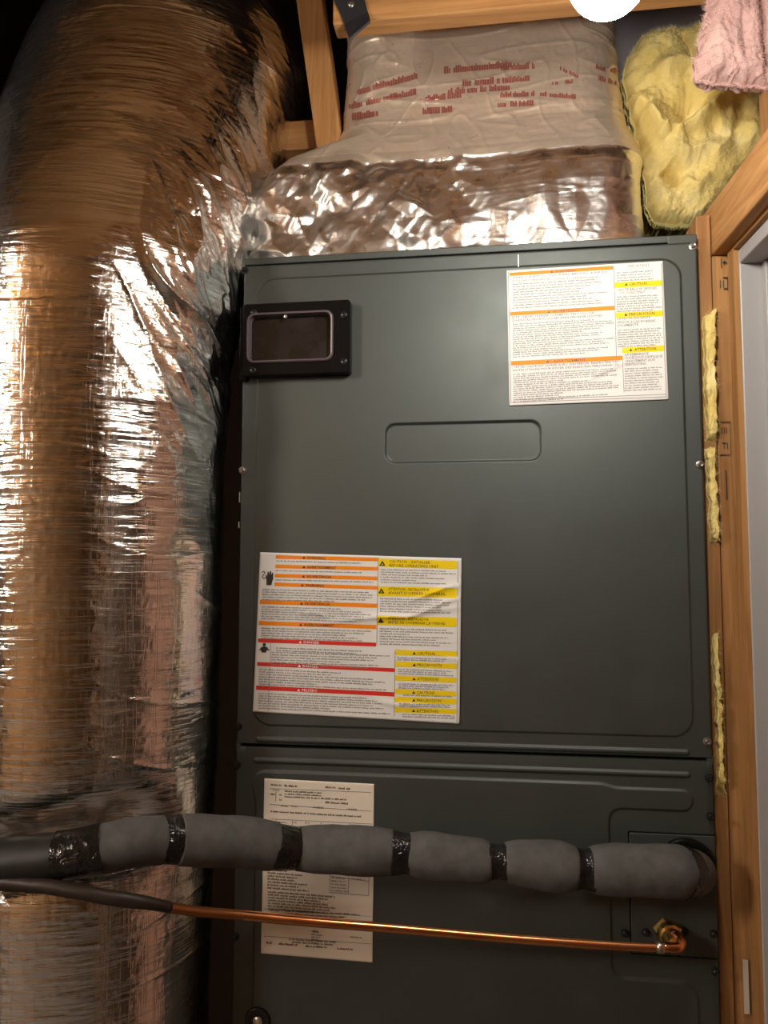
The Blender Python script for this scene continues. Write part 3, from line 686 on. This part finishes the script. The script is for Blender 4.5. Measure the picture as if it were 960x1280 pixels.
# hot surface hand pictogram and person pictogram
hand = [(110, 170), (110, 150), (106, 132), (110, 126), (113, 136), (114, 116), (119, 114), (121, 128), (124, 112), (129, 112), (130, 128), (134, 118), (138, 120), (138, 145), (133, 158), (131, 170)]
L.shape([g(*p) for p in hand])
for i in range(6):
    a = [(92, 118), (99, 112), (103, 120), (97, 128), (93, 136), (99, 144), (106, 140)]
    (xa, ya), (xb, yb) = a[i], a[i+1]; L.rule(g(xa, ya), g(xb, yb), 1.0, 'ink')
L.shape([g(94+7*math.cos(t)+7, 416+7*math.sin(t)) for t in np.linspace(0, 6.0, 12)])
L.shape([g(*p) for p in ((75, 442), (90, 426), (96, 424), (108, 424), (113, 427), (124, 442), (112, 438), (108, 449), (90, 448), (86, 437))])
L.done()

# rating plate
g = px4(310, 960, 5.12)
L = Label('rating_plate', (g(105, 66), g(808, 102), g(798, 1245), g(83, 1186)), M['paper_cream'])
L.text('MODEL NO.', g(148, 112), g(218, 117), 2.6); L.lines(g(233, 118), g(343, 124), 1, 3, 2.6, 'soft_ink', 1)
L.text('SERIAL NO.', g(495, 128), g(566, 132), 2.6); L.lines(g(578, 134), g(665, 139), 1, 3, 2.6, 'soft_ink', 2)
L.text('VOLTS', g(160, 146), g(202, 149), 2.4, 'soft_ink'); L.text('AMPS', g(142, 172), g(175, 174), 2.4, 'soft_ink'); L.text('HZ', g(200, 176), g(218, 177), 2.4, 'soft_ink'); L.text('60', g(200, 208), g(218, 209), 2.4)
L.lines(g(235, 152), g(640, 172), 3, 3.4, 2.0, 'soft_ink', 3, .6); L.lines(g(495, 224), g(650, 233), 1, 3, 2.2, 'soft_ink', 4)
L.text('SHORT', g(210, 246), g(258, 249), 2.2); L.text('VOLTS', g(275, 249), g(316, 252), 2.2); L.text('60 HERTZ', g(416, 256), g(484, 260), 2.2); L.text('1 PHASE', g(634, 268), g(697, 272), 2.2)
L.lines(g(145, 282), g(770, 318), 1, 3, 2.2, 'soft_ink', 5, 1)
for p in ((150, 344, 175), (197, 350, 250), (290, 350, 312), (365, 354, 400), (540, 364, 580), (672, 370, 730)): L.lines(g(p[0], p[1]), g(p[2], p[1]+3), 2, 7, 1.8, 'fine_ink', 6)
L.rule(g(140, 130), g(790, 156)); L.rule(g(140, 232), g(790, 276)); L.rule(g(145, 325), g(795, 358)); L.rule(g(181, 327), g(180, 400)); L.rule(g(285, 333), g(283, 400)); L.rule(g(468, 343), g(466, 400)); L.rule(g(655, 352), g(653, 410)); L.rule(g(180, 150), g(178, 215))
L.lines(g(125, 655), g(470, 682), 7, 3.75, 2.2, 'soft_ink', 8, .5); L.lines(g(128, 796), g(565, 830), 7, 3.5, 2.2, 'soft_ink', 9, .8)
L.lines(g(240, 918), g(715, 945), 2, 4.0, 2.4, 'soft_ink', 10); L.text('CAUTION', g(135, 913), g(198, 917), 2.2)
L.rule(g(526, 660), g(524, 795)); L.rule(g(645, 668), g(643, 805)); L.rule(g(775, 680), g(772, 815)); L.rule(g(524, 795), g(772, 815)); L.rule(g(526, 690), g(775, 725)); L.lines(g(535, 705), g(635, 712), 5, 4.0, 1.8, 'fine_ink', 11); L.lines(g(655, 690), g(760, 698), 2, 4.0, 1.8, 'fine_ink', 12)
L.lines(g(262, 1100), g(610, 1122), 1, 3, 2.2, 'soft_ink', 13, 1); L.lines(g(282, 1118), g(590, 1138), 1, 3, 2.2, 'soft_ink', 14, 1)
L.lines(g(118, 1122), g(166, 1126), 1, 3, 2.6, 'soft_ink', 15, 1); L.lines(g(198, 1130), g(322, 1138), 1, 3, 2.6, 'soft_ink', 16, 1); L.lines(g(368, 1145), g(526, 1153), 1, 3, 2.6, 'soft_ink', 17, 1); L.lines(g(572, 1160), g(700, 1168), 1, 3, 2.6, 'soft_ink', 18, 1)
L.lines(g(410, 1050), g(470, 1056), 1, 3, 3.0, 'soft_ink', 19, 1); L.lines(g(405, 1068), g(475, 1074), 3, 3.2, 2.0, 'fine_ink', 20, 1); L.lines(g(655, 1085), g(740, 1092), 1, 3, 2.0, 'fine_ink', 21)
L.rule(g(100, 1075), g(790, 1125)); L.rule(g(100, 900), g(790, 950), .5)
L.done()

# ------------------------------------------------------------------ insulated duct on the left
rows = [(-90, 105, 340, .30), (0, 75, 371, .27), (50, 50, 385, .235), (100, 22, 389, .19), (160, -2, 379, .16), (200, -22, 364, .13), (240, -38, 350, .10), (280, -52, 330, .05), (310, -60, 308, .015),
        (345, -68, 296, -.02), (400, -78, 288, -.02), (500, -85, 285, -.02), (700, -88, 281, -.02), (900, -88, 278, -.02), (1100, -85, 272, -.02), (1300, -80, 264, -.02)]
tab = []
for (py, pl_, pr_, Yc) in rows:
    a, c = ray(pl_, py), ray(pr_, py)
    aL, aR = math.atan2(a[0], a[1]), math.atan2(c[0], c[1]); am = (aL+aR)/2; half = (aR-aL)/2
    D = (Yc-CAM[1])/math.cos(am)
    m_ = (a+c)/2; zz = CAM[2] + m_[2]/math.hypot(m_[0], m_[1])*D*math.cos(half)
    tab.append((zz, CAM[0]+D*math.sin(am), Yc, D*math.sin(half)))
tab = np.array(tab)[::-1]
zlo = tab[0, 0]; tab = np.vstack([[0.02, tab[0, 1]+.01, -.02, tab[0, 3]], [zlo-.3, tab[0, 1]+.005, -.02, tab[0, 3]], tab])
zs = np.concatenate([np.linspace(.02, zlo-.02, 60), np.arange(zlo-.018, tab[-1, 0]-.02, .0016)])
def smooth_interp(z, k):
    acc = 0
    for d in (-.03, -.015, 0, .015, .03): acc = acc + np.interp(z+d, tab[:, 0], tab[:, k])
    return acc/5
cx, cyy, rr = [smooth_interp(zs, k) for k in (1, 2, 3)]
fine = np.linspace(-math.radians(112), math.radians(112), 430); th = np.concatenate([fine, np.linspace(math.radians(116), math.radians(244), 40)])
Zg, TH = np.meshgrid(zs, th, indexing='ij')
view = math.atan2(CAM[0]-cx[len(cx)//2], -(CAM[1]-cyy[len(cx)//2]))   # turn so that 0 faces the camera
PH = TH + view
nx, ny = np.sin(PH), -np.cos(PH)
U_ = TH*.185; V_ = Zg
def foil_disp(u, v, zrel):
    warp = perlin(u*5, v*6, 3)*.012
    up = sstep(-.30, -.05, zrel)*(1-.8*sstep(.10, .22, zrel))     # bend above the cabinet: deeper folds
    right = sstep(-.05, .12, u)
    d = .0045*perlin(u*4.5, v*2.2, 1) + .0008*perlin(u*14, v*9, 2)
    vv = v + warp
    amp = .55 + .9*np.clip(perlin(u*4, v*5, 8)+.35, 0, 1)
    calm = 1-.75*sstep(-.12, .05, zrel)*(1-.6*sstep(.0, .10, u))
    d += calm*(.0006*ridge(u*4, vv*55, 4, 8) + .00035*ridge(u*7, (vv+.02*u)*120, 5, 6) + .0016*ridge(u*3.0, vv*15+u*1.3, 6, 12)*(.15+.85*right))*amp
    d += calm*.0009*np.abs(perlin(u*30, v*30, 7))*(.15+.9*right*(.4+.6*up)) + .0003*np.abs(perlin(u*80, v*70, 9))
    # fanned folds of the bend
    s = v*1.05 + u*.95; t = -v*.95 + u*1.05
    fold = up*right
    lft = 1-sstep(-.12, -.03, u)
    d += lft*(.0005*facet(u, v, .014, 4.4) + .0005*np.abs(perlin(u*60, v*45, 15)))
    d += (1-lft)*(.0008+.0040*right*up)*facet(u+.5*v, v*1.6, .05, 9.1) + right*(1-up)*.0022*facet(u*.5, v, .03, 1.9)
    d += sstep(-.03, .10, u)*fold*(.0100*ridge(s*7+perlin(u*6, v*6, 11)*.6, t*2.0, 12, 2.5) + .0050*ridge(s*17, t*5, 13, 2.5) + .0020*ridge(s*40, t*9, 14, 2))
    return d
zrel = Zg - ZT
D_ = foil_disp(U_, V_, zrel)
# dent where the suction line presses in
zpipe = np.interp(U_, [-.2, -.1, 0, .1, .2], [at(-20, 1080, -.19)[2], at(0, 1078, -.19)[2], at(80, 1070, -.19)[2], at(170, 1054, -.16)[2], at(240, 1050, -.12)[2]])
D_ = D_ - .042*np.exp(-((Zg-zpipe)/.030)**2)*np.exp(-np.clip(np.abs(U_+.02)-.06, 0, 1)**2/.05**2)
edge = np.clip((math.radians(112)-np.abs(((TH+math.pi) % (2*math.pi))-math.pi))/.25, 0, 1); D_ = D_*(.15+.85*edge)
Rg = rr[:, None] + D_ - .004
P = np.stack([cx[:, None]+nx*Rg, cyy[:, None]+ny*Rg, Zg], -1)
du = thing('insulated_duct', 'tall round duct wrapped in wrinkled silver foil left of the cabinet', 'duct', (float(cx[0]), float(cyy[0]), .02))
dj = grid_obj('foil_jacket', P, M['foil'], du, close=True, uv=np.stack([U_, V_], -1))

# ------------------------------------------------------------------ plenum on top of the unit, foil wrapped
ypl = .088
def ext(py, pl_, pr_): a, c = at(pl_, py, ypl), at(pr_, py, ypl); return (a[2]+c[2])/2, a[0], c[0]
lev = [ext(300, 312, 806), ext(280, 312, 807), ext(250, 318, 807), ext(215, 328, 806), ext(195, 345, 803), ext(182, 374, 798), ext(172, 402, 792), ext(160, 414, 787), ext(140, 421, 783), ext(100, 425, 778), ext(60, 428, 775), ext(30, 430, 772), ext(-40, 432, 770)]
lev = np.array(lev)[::-1][::-1]; lev = lev[np.argsort(lev[:, 0])]; lev[0, 0] = ZT+.0005
zp = np.arange(ZT+.0008, lev[-1, 0], .0016)
xl, xr = np.interp(zp, lev[:, 0], lev[:, 1]), np.interp(zp, lev[:, 0], lev[:, 2])
bul = np.interp(zp-ZT, [0, .06, .09, .12, .15, .19, .30], [.036, .037, .037, .031, .016, .005, 0])     # lower tier swells forward
nf = 440; s_ = np.linspace(0, 1, nf)
PP = np.zeros((len(zp), nf+60, 3)); UVp = np.zeros((len(zp), nf+60, 2)); RC = .065
for j, z in enumerate(zp):
    a, c = xl[j], xr[j]; yf = ypl-.02-bul[j]
    # path: left side back -> corner -> front -> corner -> right side, by arc length
    Ls = .10; total = Ls*2 + (c-a-2*RC) + math.pi*RC
    dd = s_*total; q = np.zeros((nf, 2)); nn = np.zeros((nf, 2))
    m0 = dd < Ls; q[m0] = np.stack([np.full(m0.sum(), a), yf+RC+Ls-dd[m0]], -1); nn[m0] = (-1, 0)
    m1 = (dd >= Ls) & (dd < Ls+RC*math.pi/2); t = (dd[m1]-Ls)/RC; q[m1] = np.stack([a+RC-RC*np.cos(t), yf+RC-RC*np.sin(t)], -1); nn[m1] = np.stack([-np.cos(t), -np.sin(t)], -1)
    e1 = Ls+RC*math.pi/2; e2 = e1+(c-a-2*RC)
    m2 = (dd >= e1) & (dd < e2); q[m2] = np.stack([a+RC+dd[m2]-e1, np.full(m2.sum(), yf)], -1); nn[m2] = (0, -1)
    m3 = (dd >= e2) & (dd < e2+RC*math.pi/2); t = (dd[m3]-e2)/RC; q[m3] = np.stack([c-RC+RC*np.sin(t), yf+RC-RC*np.cos(t)], -1); nn[m3] = np.stack([np.sin(t), -np.cos(t)], -1)
    m4 = dd >= e2+RC*math.pi/2; q[m4] = np.stack([np.full(m4.sum(), c), yf+RC+dd[m4]-e2-RC*math.pi/2], -1); nn[m4] = (1, 0)
    PP[j, :nf, :2] = q; PP[j, :nf, 2] = z
    back = np.linspace(0, 1, 60); PP[j, nf:, 0] = c+(a-c)*back; PP[j, nf:, 1] = .52; PP[j, nf:, 2] = z
    UVp[j, :nf, 0] = dd; UVp[j, :, 1] = z
    u, v = q[:, 0], np.full(nf, z); zr = z-ZT
    lowt = 1-sstep(.12, .16, zr); left = lowt*(1-sstep(.20, .36, u))
    rightb = lowt*(sstep(.2, .34, u))
    d = .006*perlin(u*9, v*9, 21)*lowt + .0035*perlin(u*9, v*14, 21.5) 
    d = d + left*(.018*facet(u, v, .040, 2.2) + .012*facet(u+.4*v, v, .024, 5.1) + .0035*facet(u, v-.5*u, .011, 3.4))
    d = d + rightb*(.0007*ridge(u*6, v*60, 25, 6) + .008*facet(u, v*.6, .045, 6.3) + .004*facet(u, v*.5, .02, 8.3))
    d = d + (1-lowt)*(.0010*ridge(u*6, v*34, 28, 6) + .0012*ridge(u*22, v*14, 29, 8) + .0006*np.abs(perlin(u*40, v*50, 30)))
    d = d + .0006*np.abs(perlin(u*90, v*90, 31))
    # round belly of the branch take-off behind the wrap
    bx, bz = .17, ZT+.03; rad = np.hypot(u-bx, max(z-bz, 0)); d = d + .016*np.clip(1-(rad/.095)**2, 0, 1)**1.2*(nn[:, 1] < -.3)
    # overlap step of the upper wrap
    d = d + .0015*sstep(.132, .136, zr)*(1-sstep(.136, .165, zr))
    dmask = np.minimum(1, np.minimum(s_, 1-s_)/.06)
    PP[j, :nf, :2] += nn*(d*dmask)[:, None]
    lim = .011+.35*max(0, .03-zr)*0; PP[j, :nf, 1] = np.where(PP[j, :nf, 1] < lim+.01, lim+.01*np.exp((PP[j, :nf, 1]-lim-.01)/.01), PP[j, :nf, 1])
pn = thing('supply_plenum', 'crumpled silver foil wrapped plenum on top of the air handler', 'plenum', (.27, .27, ZT))
k1 = int(np.searchsorted(zp, ZT+.134))
grid_obj('crumpled_foil_wrap', PP[:k1+1], M['foil_crumple'], pn, close=True, uv=UVp[:k1+1])
uo = grid_obj('printed_foil_wrap', PP[k1:], M['foil_dull'], pn, close=True, uv=UVp[k1:])
uo['label'] = 'duller foil wrap with faded red print'
# rows of faded red print on the upper wrap, following its surface
rnd = random.Random(4); rb = MB()
zi = zp; xf = PP[:, :nf, 0]; yf_ = PP[:, :nf, 1]
def plen_y(x, z):
    j = min(max(int(round((z-zp[0])/.0016)), 0), len(zp)-1); lo, hi = nf//6, nf-nf//6
    return float(np.interp(x, xf[j, lo:hi], yf_[j, lo:hi]))
for (pxa, pxb, pya, pyb, hh) in ((447, 522, 118, 98, 9), (436, 520, 136, 118, 8), (555, 640, 92, 84, 9), (578, 640, 108, 103, 9), (525, 575, 128, 122, 8), (526, 566, 143, 140, 8), (560, 640, 118, 112, 8), (622, 668, 88, 86, 8),
                                  (628, 662, 103, 101, 7), (625, 668, 122, 120, 7), (622, 665, 134, 132, 7), (440, 470, 150, 145, 9), (700, 722, 88, 98, 5), (745, 772, 86, 92, 6), (748, 776, 100, 108, 6), (675, 720, 120, 124, 6), (690, 716, 106, 104, 5)):
    x = pxa
    while x < pxb:
        w = rnd.uniform(1.6, 3.4); t = (x-pxa)/(pxb-pxa); y0_ = pya+(pyb-pya)*t; hq = hh*rnd.choice((.7, .75, 1))
        nseg = 4; V = []
        for i in range(nseg+1):
            for xx in (x, x+w*.85):
                p = at(xx, y0_-hq*i/nseg, ypl-.03); yy = plen_y(p[0], p[2])-.0007; p = at(xx, y0_-hq*i/nseg, yy); V.append(p)
        if rnd.random() < .86: rb.add(V, [(2*i, 2*i+1, 2*i+3, 2*i+2) for i in range(nseg)])
        x += w
ro = rb.build('red_print', M['red_ink'], pn); ro['kind'] = 'stuff'

# ------------------------------------------------------------------ insulated suction line
cl = [(-40, 1090, 27, -.19), (0, 1079, 26, -.192), (60, 1072, 25.5, -.19), (100, 1066, 25.5, -.186), (140, 1058, 26.5, -.176), (170, 1052, 27, -.166), (205, 1050, 26.5, -.15), (240, 1050, 28, -.135), (300, 1052, 28.5, -.110), (345, 1058, 26.5, -.094),
      (372, 1060, 24.5, -.078), (400, 1061, 27, -.075), (450, 1063.5, 27.5, -.072), (492, 1066, 25, -.068), (510, 1067, 22.5, -.066), (530, 1069, 26.5, -.065), (565, 1073, 26, -.062), (600, 1076, 24, -.06), (623, 1077, 19.5, -.058),
      (650, 1078, 25, -.056), (700, 1083, 27, -.053), (728, 1086, 22, -.05), (750, 1087, 26.5, -.048), (800, 1088, 28, -.045), (840, 1089, 28, -.040), (856, 1090, 26, -.03), (864, 1090, 24, -.016), (866, 1090, 24, -.003)]
pts = np.array([list(at(x, y, Y)) + [r*(np.linalg.norm(at(x, y, Y)-CAM))/F*.985] for x, y, r, Y in cl])
dense = spline(pts, 420); pxs = np.interp(np.linspace(0, len(cl)-1, 420), range(len(cl)), [c[0] for c in cl])
sl = thing('suction_line', 'thick refrigerant pipe in grey foam sleeves with black tape joints crossing the lower panel', 'pipe', dense[300, :3])
# which stretches are tape
tapes = [(76, 124), (205, 229), (342, 372), (490, 512), (611, 634), (716, 740), (847, 858)]
rs = np.random.RandomState(3)
def seg(name, a, c, m, extra, amp, seed, fl=True):
    idx = np.where((pxs >= a) & (pxs <= c))[0] if c < 860 else np.where(np.arange(len(pxs)) >= np.where(pxs >= a)[0][0])[0]
    i0, i1 = max(idx[0]-1, 0), min(idx[-1]+2, len(dense)); sub = spline(dense[i0:i1], max(14, 3*(i1-i0))); n = len(sub)
    t = np.linspace(0, 1, n)
    rad = sub[:, 3]+extra
    if fl:                                             # rounded sleeve ends
        e = np.minimum(t, 1-t)*(c-a); rad = rad - .0028*np.clip(1-e/5.0, 0, 1)**2
    def disp(i, ang, p):
        q = float(perlin(p.x*22, ang*1.1+seed, seed))*amp + float(perlin(p.x*60, math.cos(ang)*2+seed, math.sin(ang)*2))*amp*.45
        if fl: q -= .0018*math.exp(-((ang-4.0)/.10)**2)   # slit of the sleeve
        return q
    return MB().tube([tuple(p[:3]) for p in sub], list(rad), 28, disp).build(name, m, sl, 'auto' if not fl else True)
cut = [-40]+[v for t in tapes for v in t]
for i in range(0, len(cut)-1, 2): seg('foam_sleeve', cut[i]-2, cut[i+1]+2, M['foam'] if i else M['black_wrap'], 0, .0013, i+1.3)
for (a, c) in tapes[:-1]: seg('tape', a-1, c+1, M['tape'], -.0008 if a > 200 else .0009, .0009, a*.37, False)
seg('tape', 847, 857, M['tape'], .0008, .0005, 3.3, False)
seg('foam_sleeve', 857, 870, M['foam'], .0002, .0008, 9.1, False)

# ------------------------------------------------------------------ copper liquid line
ll = [(-40, 1100, -.205), (0, 1103, -.208), (60, 1108, -.208), (120, 1119, -.202), (180, 1128, -.185), (235, 1138, -.155), (300, 1144, -.12), (400, 1153, -.085), (500, 1161, -.066), (600, 1170, -.055), (700, 1177.5, -.048), (780, 1182.5, -.044), (835, 1184.5, -.042)]
lp = spline([at(*p) for p in ll], 160); lpx = np.interp(np.linspace(0, len(ll)-1, 160), range(len(ll)), [p[0] for p in ll])
kk = int(np.searchsorted(lpx, 205)); km = int(np.searchsorted(lpx, 300))
lq = thing('liquid_line', 'thin bare copper tube crossing the rating plate below the foam sleeved pipe', 'pipe', lp[100])
MB().tube(lp[km:], .0049, 16, cap=False).build('copper_tube', M['copper'], lq, True)
MB().tube(lp[kk:km+1], .0049, 16, cap=False).build('copper_tube', M['copper_brown'], lq, True)['label'] = 'browned stretch of the copper tube'
MB().tube(lp[:kk+2], [.0068]*(kk-12)+list(np.linspace(.0068, .0051, 14)), 16, disp=lambda i, a, p: .0006*float(perlin(p.x*80, a, 2))).build('dark_sleeve', M['copper_dull'], lq, True)['label'] = 'dark tarnished left stretch'
c = lp[-1]; k5 = int(np.searchsorted(lpx, 812)); k6 = int(np.searchsorted(lpx, 826))
MB().tube(lp[k5:k6+1], [.0052]+[.0062]*(k6-k5-1)+[.0052], 16).build('coupling', M['solder'], lq, True)
fit = at(833, 1164, -.012)
el = spline([c-np.array([.004, 0, 0]), c, at(847, 1184, -.039), at(850, 1177, -.034), at(843, 1168, -.027), fit+np.array([.001, -.008, 0])], 28)
MB().tube(el, .0051, 16).build('elbow', M['copper'], lq, True)
fd = np.array([.25, -1, -.25])
br_ = MB(); br_.lathe(at(832, 1162, .004), tuple(fd), [(.0150, 0), (.0150, .014), (.013, .016)], 6); br_.build('hex_nut', M['brass'], lq, 'auto')
br_ = MB(); br_.lathe(at(834, 1164, -.010), tuple(fd), [(.0115, 0), (.0115, .006), (.0095, .008), (.0095, .014), (.0105, .015), (.0105, .022), (.007, .025)], 24); br_.build('flare_fitting', M['brass'], lq, 'auto')

# ------------------------------------------------------------------ glass wool
def wool(name, label, left, right, Yf, depth, m, fm, folds, seed, nu=150, nv=170, bulge=.03, lump=.012, nf=14000, loc=None, part='batt', group=None, rag=3.0):
    v = np.linspace(0, 1, nv); lf, rt = spline(left, nv), spline(right, nv)
    u = np.linspace(0, 1, nu); Pf = np.zeros((nv, nu, 3)); PX = lf[:, None]*(1-u)[None, :, None]+rt[:, None]*u[None, :, None]; q_ = PX.copy(); PX[..., 0] += rag*perlin(q_[..., 0]*.08, q_[..., 1]*.09, seed+5); PX[..., 1] += rag*(perlin(q_[..., 0]*.07, q_[..., 1]*.08, seed+6)+.5*perlin(q_[..., 0]*.2, q_[..., 1]*.2, seed+7))
    U, V = np.meshgrid(u, v); ed = np.clip(np.minimum(np.minimum(U, 1-U)/.22, np.minimum(V, 1-V)/.16), 0, 1)
    dome = np.sqrt(np.clip(1-(1-ed)**2, 0, 1))
    for j in range(nv):
        for i in range(nu): Pf[j, i] = at(PX[j, i, 0], PX[j, i, 1], Yf)
    h = bulge*dome + lump*(1.3*np.abs(perlin(PX[..., 0]*.020, PX[..., 1]*.020, seed))+.5*perlin(PX[..., 0]*.05, PX[..., 1]*.045, seed+1)) + .0016*perlin(PX[..., 0]*.16, PX[..., 1]*.14, seed+2) + .0006*perlin(PX[..., 0]*.4, PX[..., 1]*.4, seed+3)
    for pts_, amp, w in folds:
        d, t = polydist(PX[..., 0], PX[..., 1], pts_); h = h + amp*np.exp(-(d/w)**1.4)*np.clip(5*t*(1-t)+.3, 0, 1)
    Pf[..., 1] -= h*(.15+.85*dome)
    Pb = Pf.copy(); Pb[..., 1] = Yf+depth*np.sqrt(np.clip(dome, .02, 1))
    t = thing(name, label, 'insulation', loc if loc is not None else Pf[-1, nu//2], group)
    b = MB(); n1 = nv*nu; b.v = np.concatenate([Pf.reshape(-1, 3), Pb.reshape(-1, 3)]).tolist(); fc = grid_faces(nu, nv)
    rim = [j*nu for j in range(nv)] + [(nv-1)*nu+i for i in range(1, nu)] + [j*nu+nu-1 for j in range(nv-2, -1, -1)] + [i for i in range(nu-2, 0, -1)]
    b.f = fc[:, ::-1].tolist() + (fc+n1).tolist() + [(rim[i], rim[(i+1) % len(rim)], rim[(i+1) % len(rim)]+n1, rim[i]+n1) for i in range(len(rim))]
    b.n = len(b.v); b.build(part, m, t, True)
    # loose fibres standing off the surface
    r = np.random.RandomState(int(seed*10)+1); fb = MB(); V_ = []; F_ = []
    jj, ii = r.randint(1, nv-1, nf), r.randint(1, nu-1, nf)
    eg = r.rand(nf) < .35; ii = np.where(eg & (r.rand(nf) < .5), r.choice([0, nu-1], nf), ii); jj = np.where(eg & (ii > 0) & (ii < nu-1), nv-1, jj)
    base = Pf[jj, ii]; dr_ = r.normal(size=(nf, 3)); dr_[:, 1] = -np.abs(dr_[:, 1])*.5; dr_ /= np.linalg.norm(dr_, axis=1)[:, None]
    ln = r.uniform(.003, .009, nf)[:, None]; wd = np.cross(dr_, r.normal(size=(nf, 3))); wd = wd/np.linalg.norm(wd, axis=1)[:, None]*.00014
    tip = base+dr_*ln; A = np.stack([base-wd, base+wd, tip], 1).reshape(-1, 3)
    fb.v = A.tolist(); fb.f = np.arange(nf*3).reshape(-1, 3).tolist(); fb.n = nf*3; fo = fb.build('loose_fibres', fm, t); fo['kind'] = 'stuff'
    return t
wool('yellow_insulation', 'large crumpled yellow glass wool batt right of the foil plenum', [(800, 50), (780, 85), (781, 120), (790, 160), (800, 200), (806, 235), (808, 262), (820, 282)], [(870, 34), (930, 60), (975, 110), (975, 160), (955, 190), (915, 235), (892, 262), (870, 282)],
     .13, .10, M['wool_yellow'], M['fibre_yellow'],
     [([(786, 135), (800, 150), (815, 178), (828, 192)], .034, 13), ([(829, 190), (850, 178), (880, 155), (918, 122)], .034, 13), ([(830, 178), (850, 165), (872, 146)], -.030, 10), ([(812, 108), (850, 98), (885, 105)], .018, 12),
      ([(822, 200), (850, 210), (885, 200)], .014, 10), ([(826, 222), (835, 232), (838, 245)], -.034, 8), ([(900, 130), (915, 160), (905, 190)], -.014, 6), ([(850, 50), (858, 75), (862, 95)], -.016, 6), ([(880, 215), (900, 195), (912, 170)], .014, 8), ([(845, 235), (862, 250), (880, 232)], .012, 8)], 3.1)
wool('pink_insulation', 'pink glass wool batt hanging in the top right corner', [(905, -70), (893, -30), (882, 10), (874, 50), (869, 85), (872, 104)], [(1010, -70), (1010, -30), (1010, 10), (1010, 50), (1010, 85), (1005, 108)],
     -.06, .018, M['wool_pink'], M['fibre_pink'], [([(944, -60), (945, 0), (950, 60), (955, 100)], -.02, 5), ([(900, -40), (893, 20), (888, 80)], .006, 10), ([(920, 30), (925, 95)], -.006, 6)], 5.7, bulge=.022, lump=.008, rag=5.0)
def scrap(label, l, r_, Y, seed): return wool('yellow_insulation', label, l, r_, Y, .015, M['wool_yellow'], M['fibre_yellow'], [], seed, 24, 70, .008, .004, 700)
scrap('upper strip of yellow glass wool beside the white label edge of the cabinet', [(878, 396), (879, 450), (881, 520), (882, 552)], [(894, 385), (894, 450), (895, 520), (895, 548)], .016, 7.3)
scrap('short tuft of yellow glass wool beside the right middle cabinet screw', [(881, 560), (883, 600), (885, 640), (888, 672)], [(893, 558), (895, 610), (899, 650), (897, 676)], .016, 8.1)
scrap('lowest strip of yellow glass wool beside the cabinet seam', [(889, 800), (891, 850), (893, 900), (896, 990)], [(897, 790), (899, 850), (902, 900), (905, 990)], .016, 9.1)

# lumber stamps on the trimmer: flat ink print
st = MB()
def ink(px, py, w, h): a_, b_ = at(px, py, .0185), at(px+w, py+h, .0185); st.add([(a_[0], .0192, a_[2]), (b_[0], .0192, a_[2]), (b_[0], .0192, b_[2]), (a_[0], .0192, b_[2])], [(0, 1, 2, 3)])
for q in ((901, 323, 1.5, 12), (903.5, 327, 5, 1.5), (905, 325, 1.5, 6), (917, 327, 6, 1.3), (918, 332, 6, 1.3), (900, 350, 1.3, 10), (904, 346, 6, 1.3), (904, 350, 1.3, 10), (909, 346, 1.3, 14), (905, 360, 5, 1.3), (916, 344, 1.3, 8), (916, 344, 4, 1.2), (916, 352, 4, 1.2), (916, 357, 1.3, 5), (921, 354, 1.3, 8),
          (900, 527, 13, .8), (913, 527, .8, 41), (900, 568, 13, .8), (918, 527, 11, .8), (917.5, 527, .8, 41), (918, 568, 11, .8), (902, 534, 1.2, 8), (905, 534, 1.2, 8), (907.5, 534, 1.2, 8), (903, 553, 5, 1.2), (905, 553, 1.2, 8), (909, 553, 1.2, 8), (924, 534, 1.2, 8), (926, 534, 2.5, 1.2), (922, 553, 1.2, 8), (924.5, 553, 1.2, 8), (927, 553, 1.2, 8), (907, 588, 2.6, 36)): ink(*q)
st.build('lumber_stamp', M['ink'], wr)['kind'] = 'stuff'
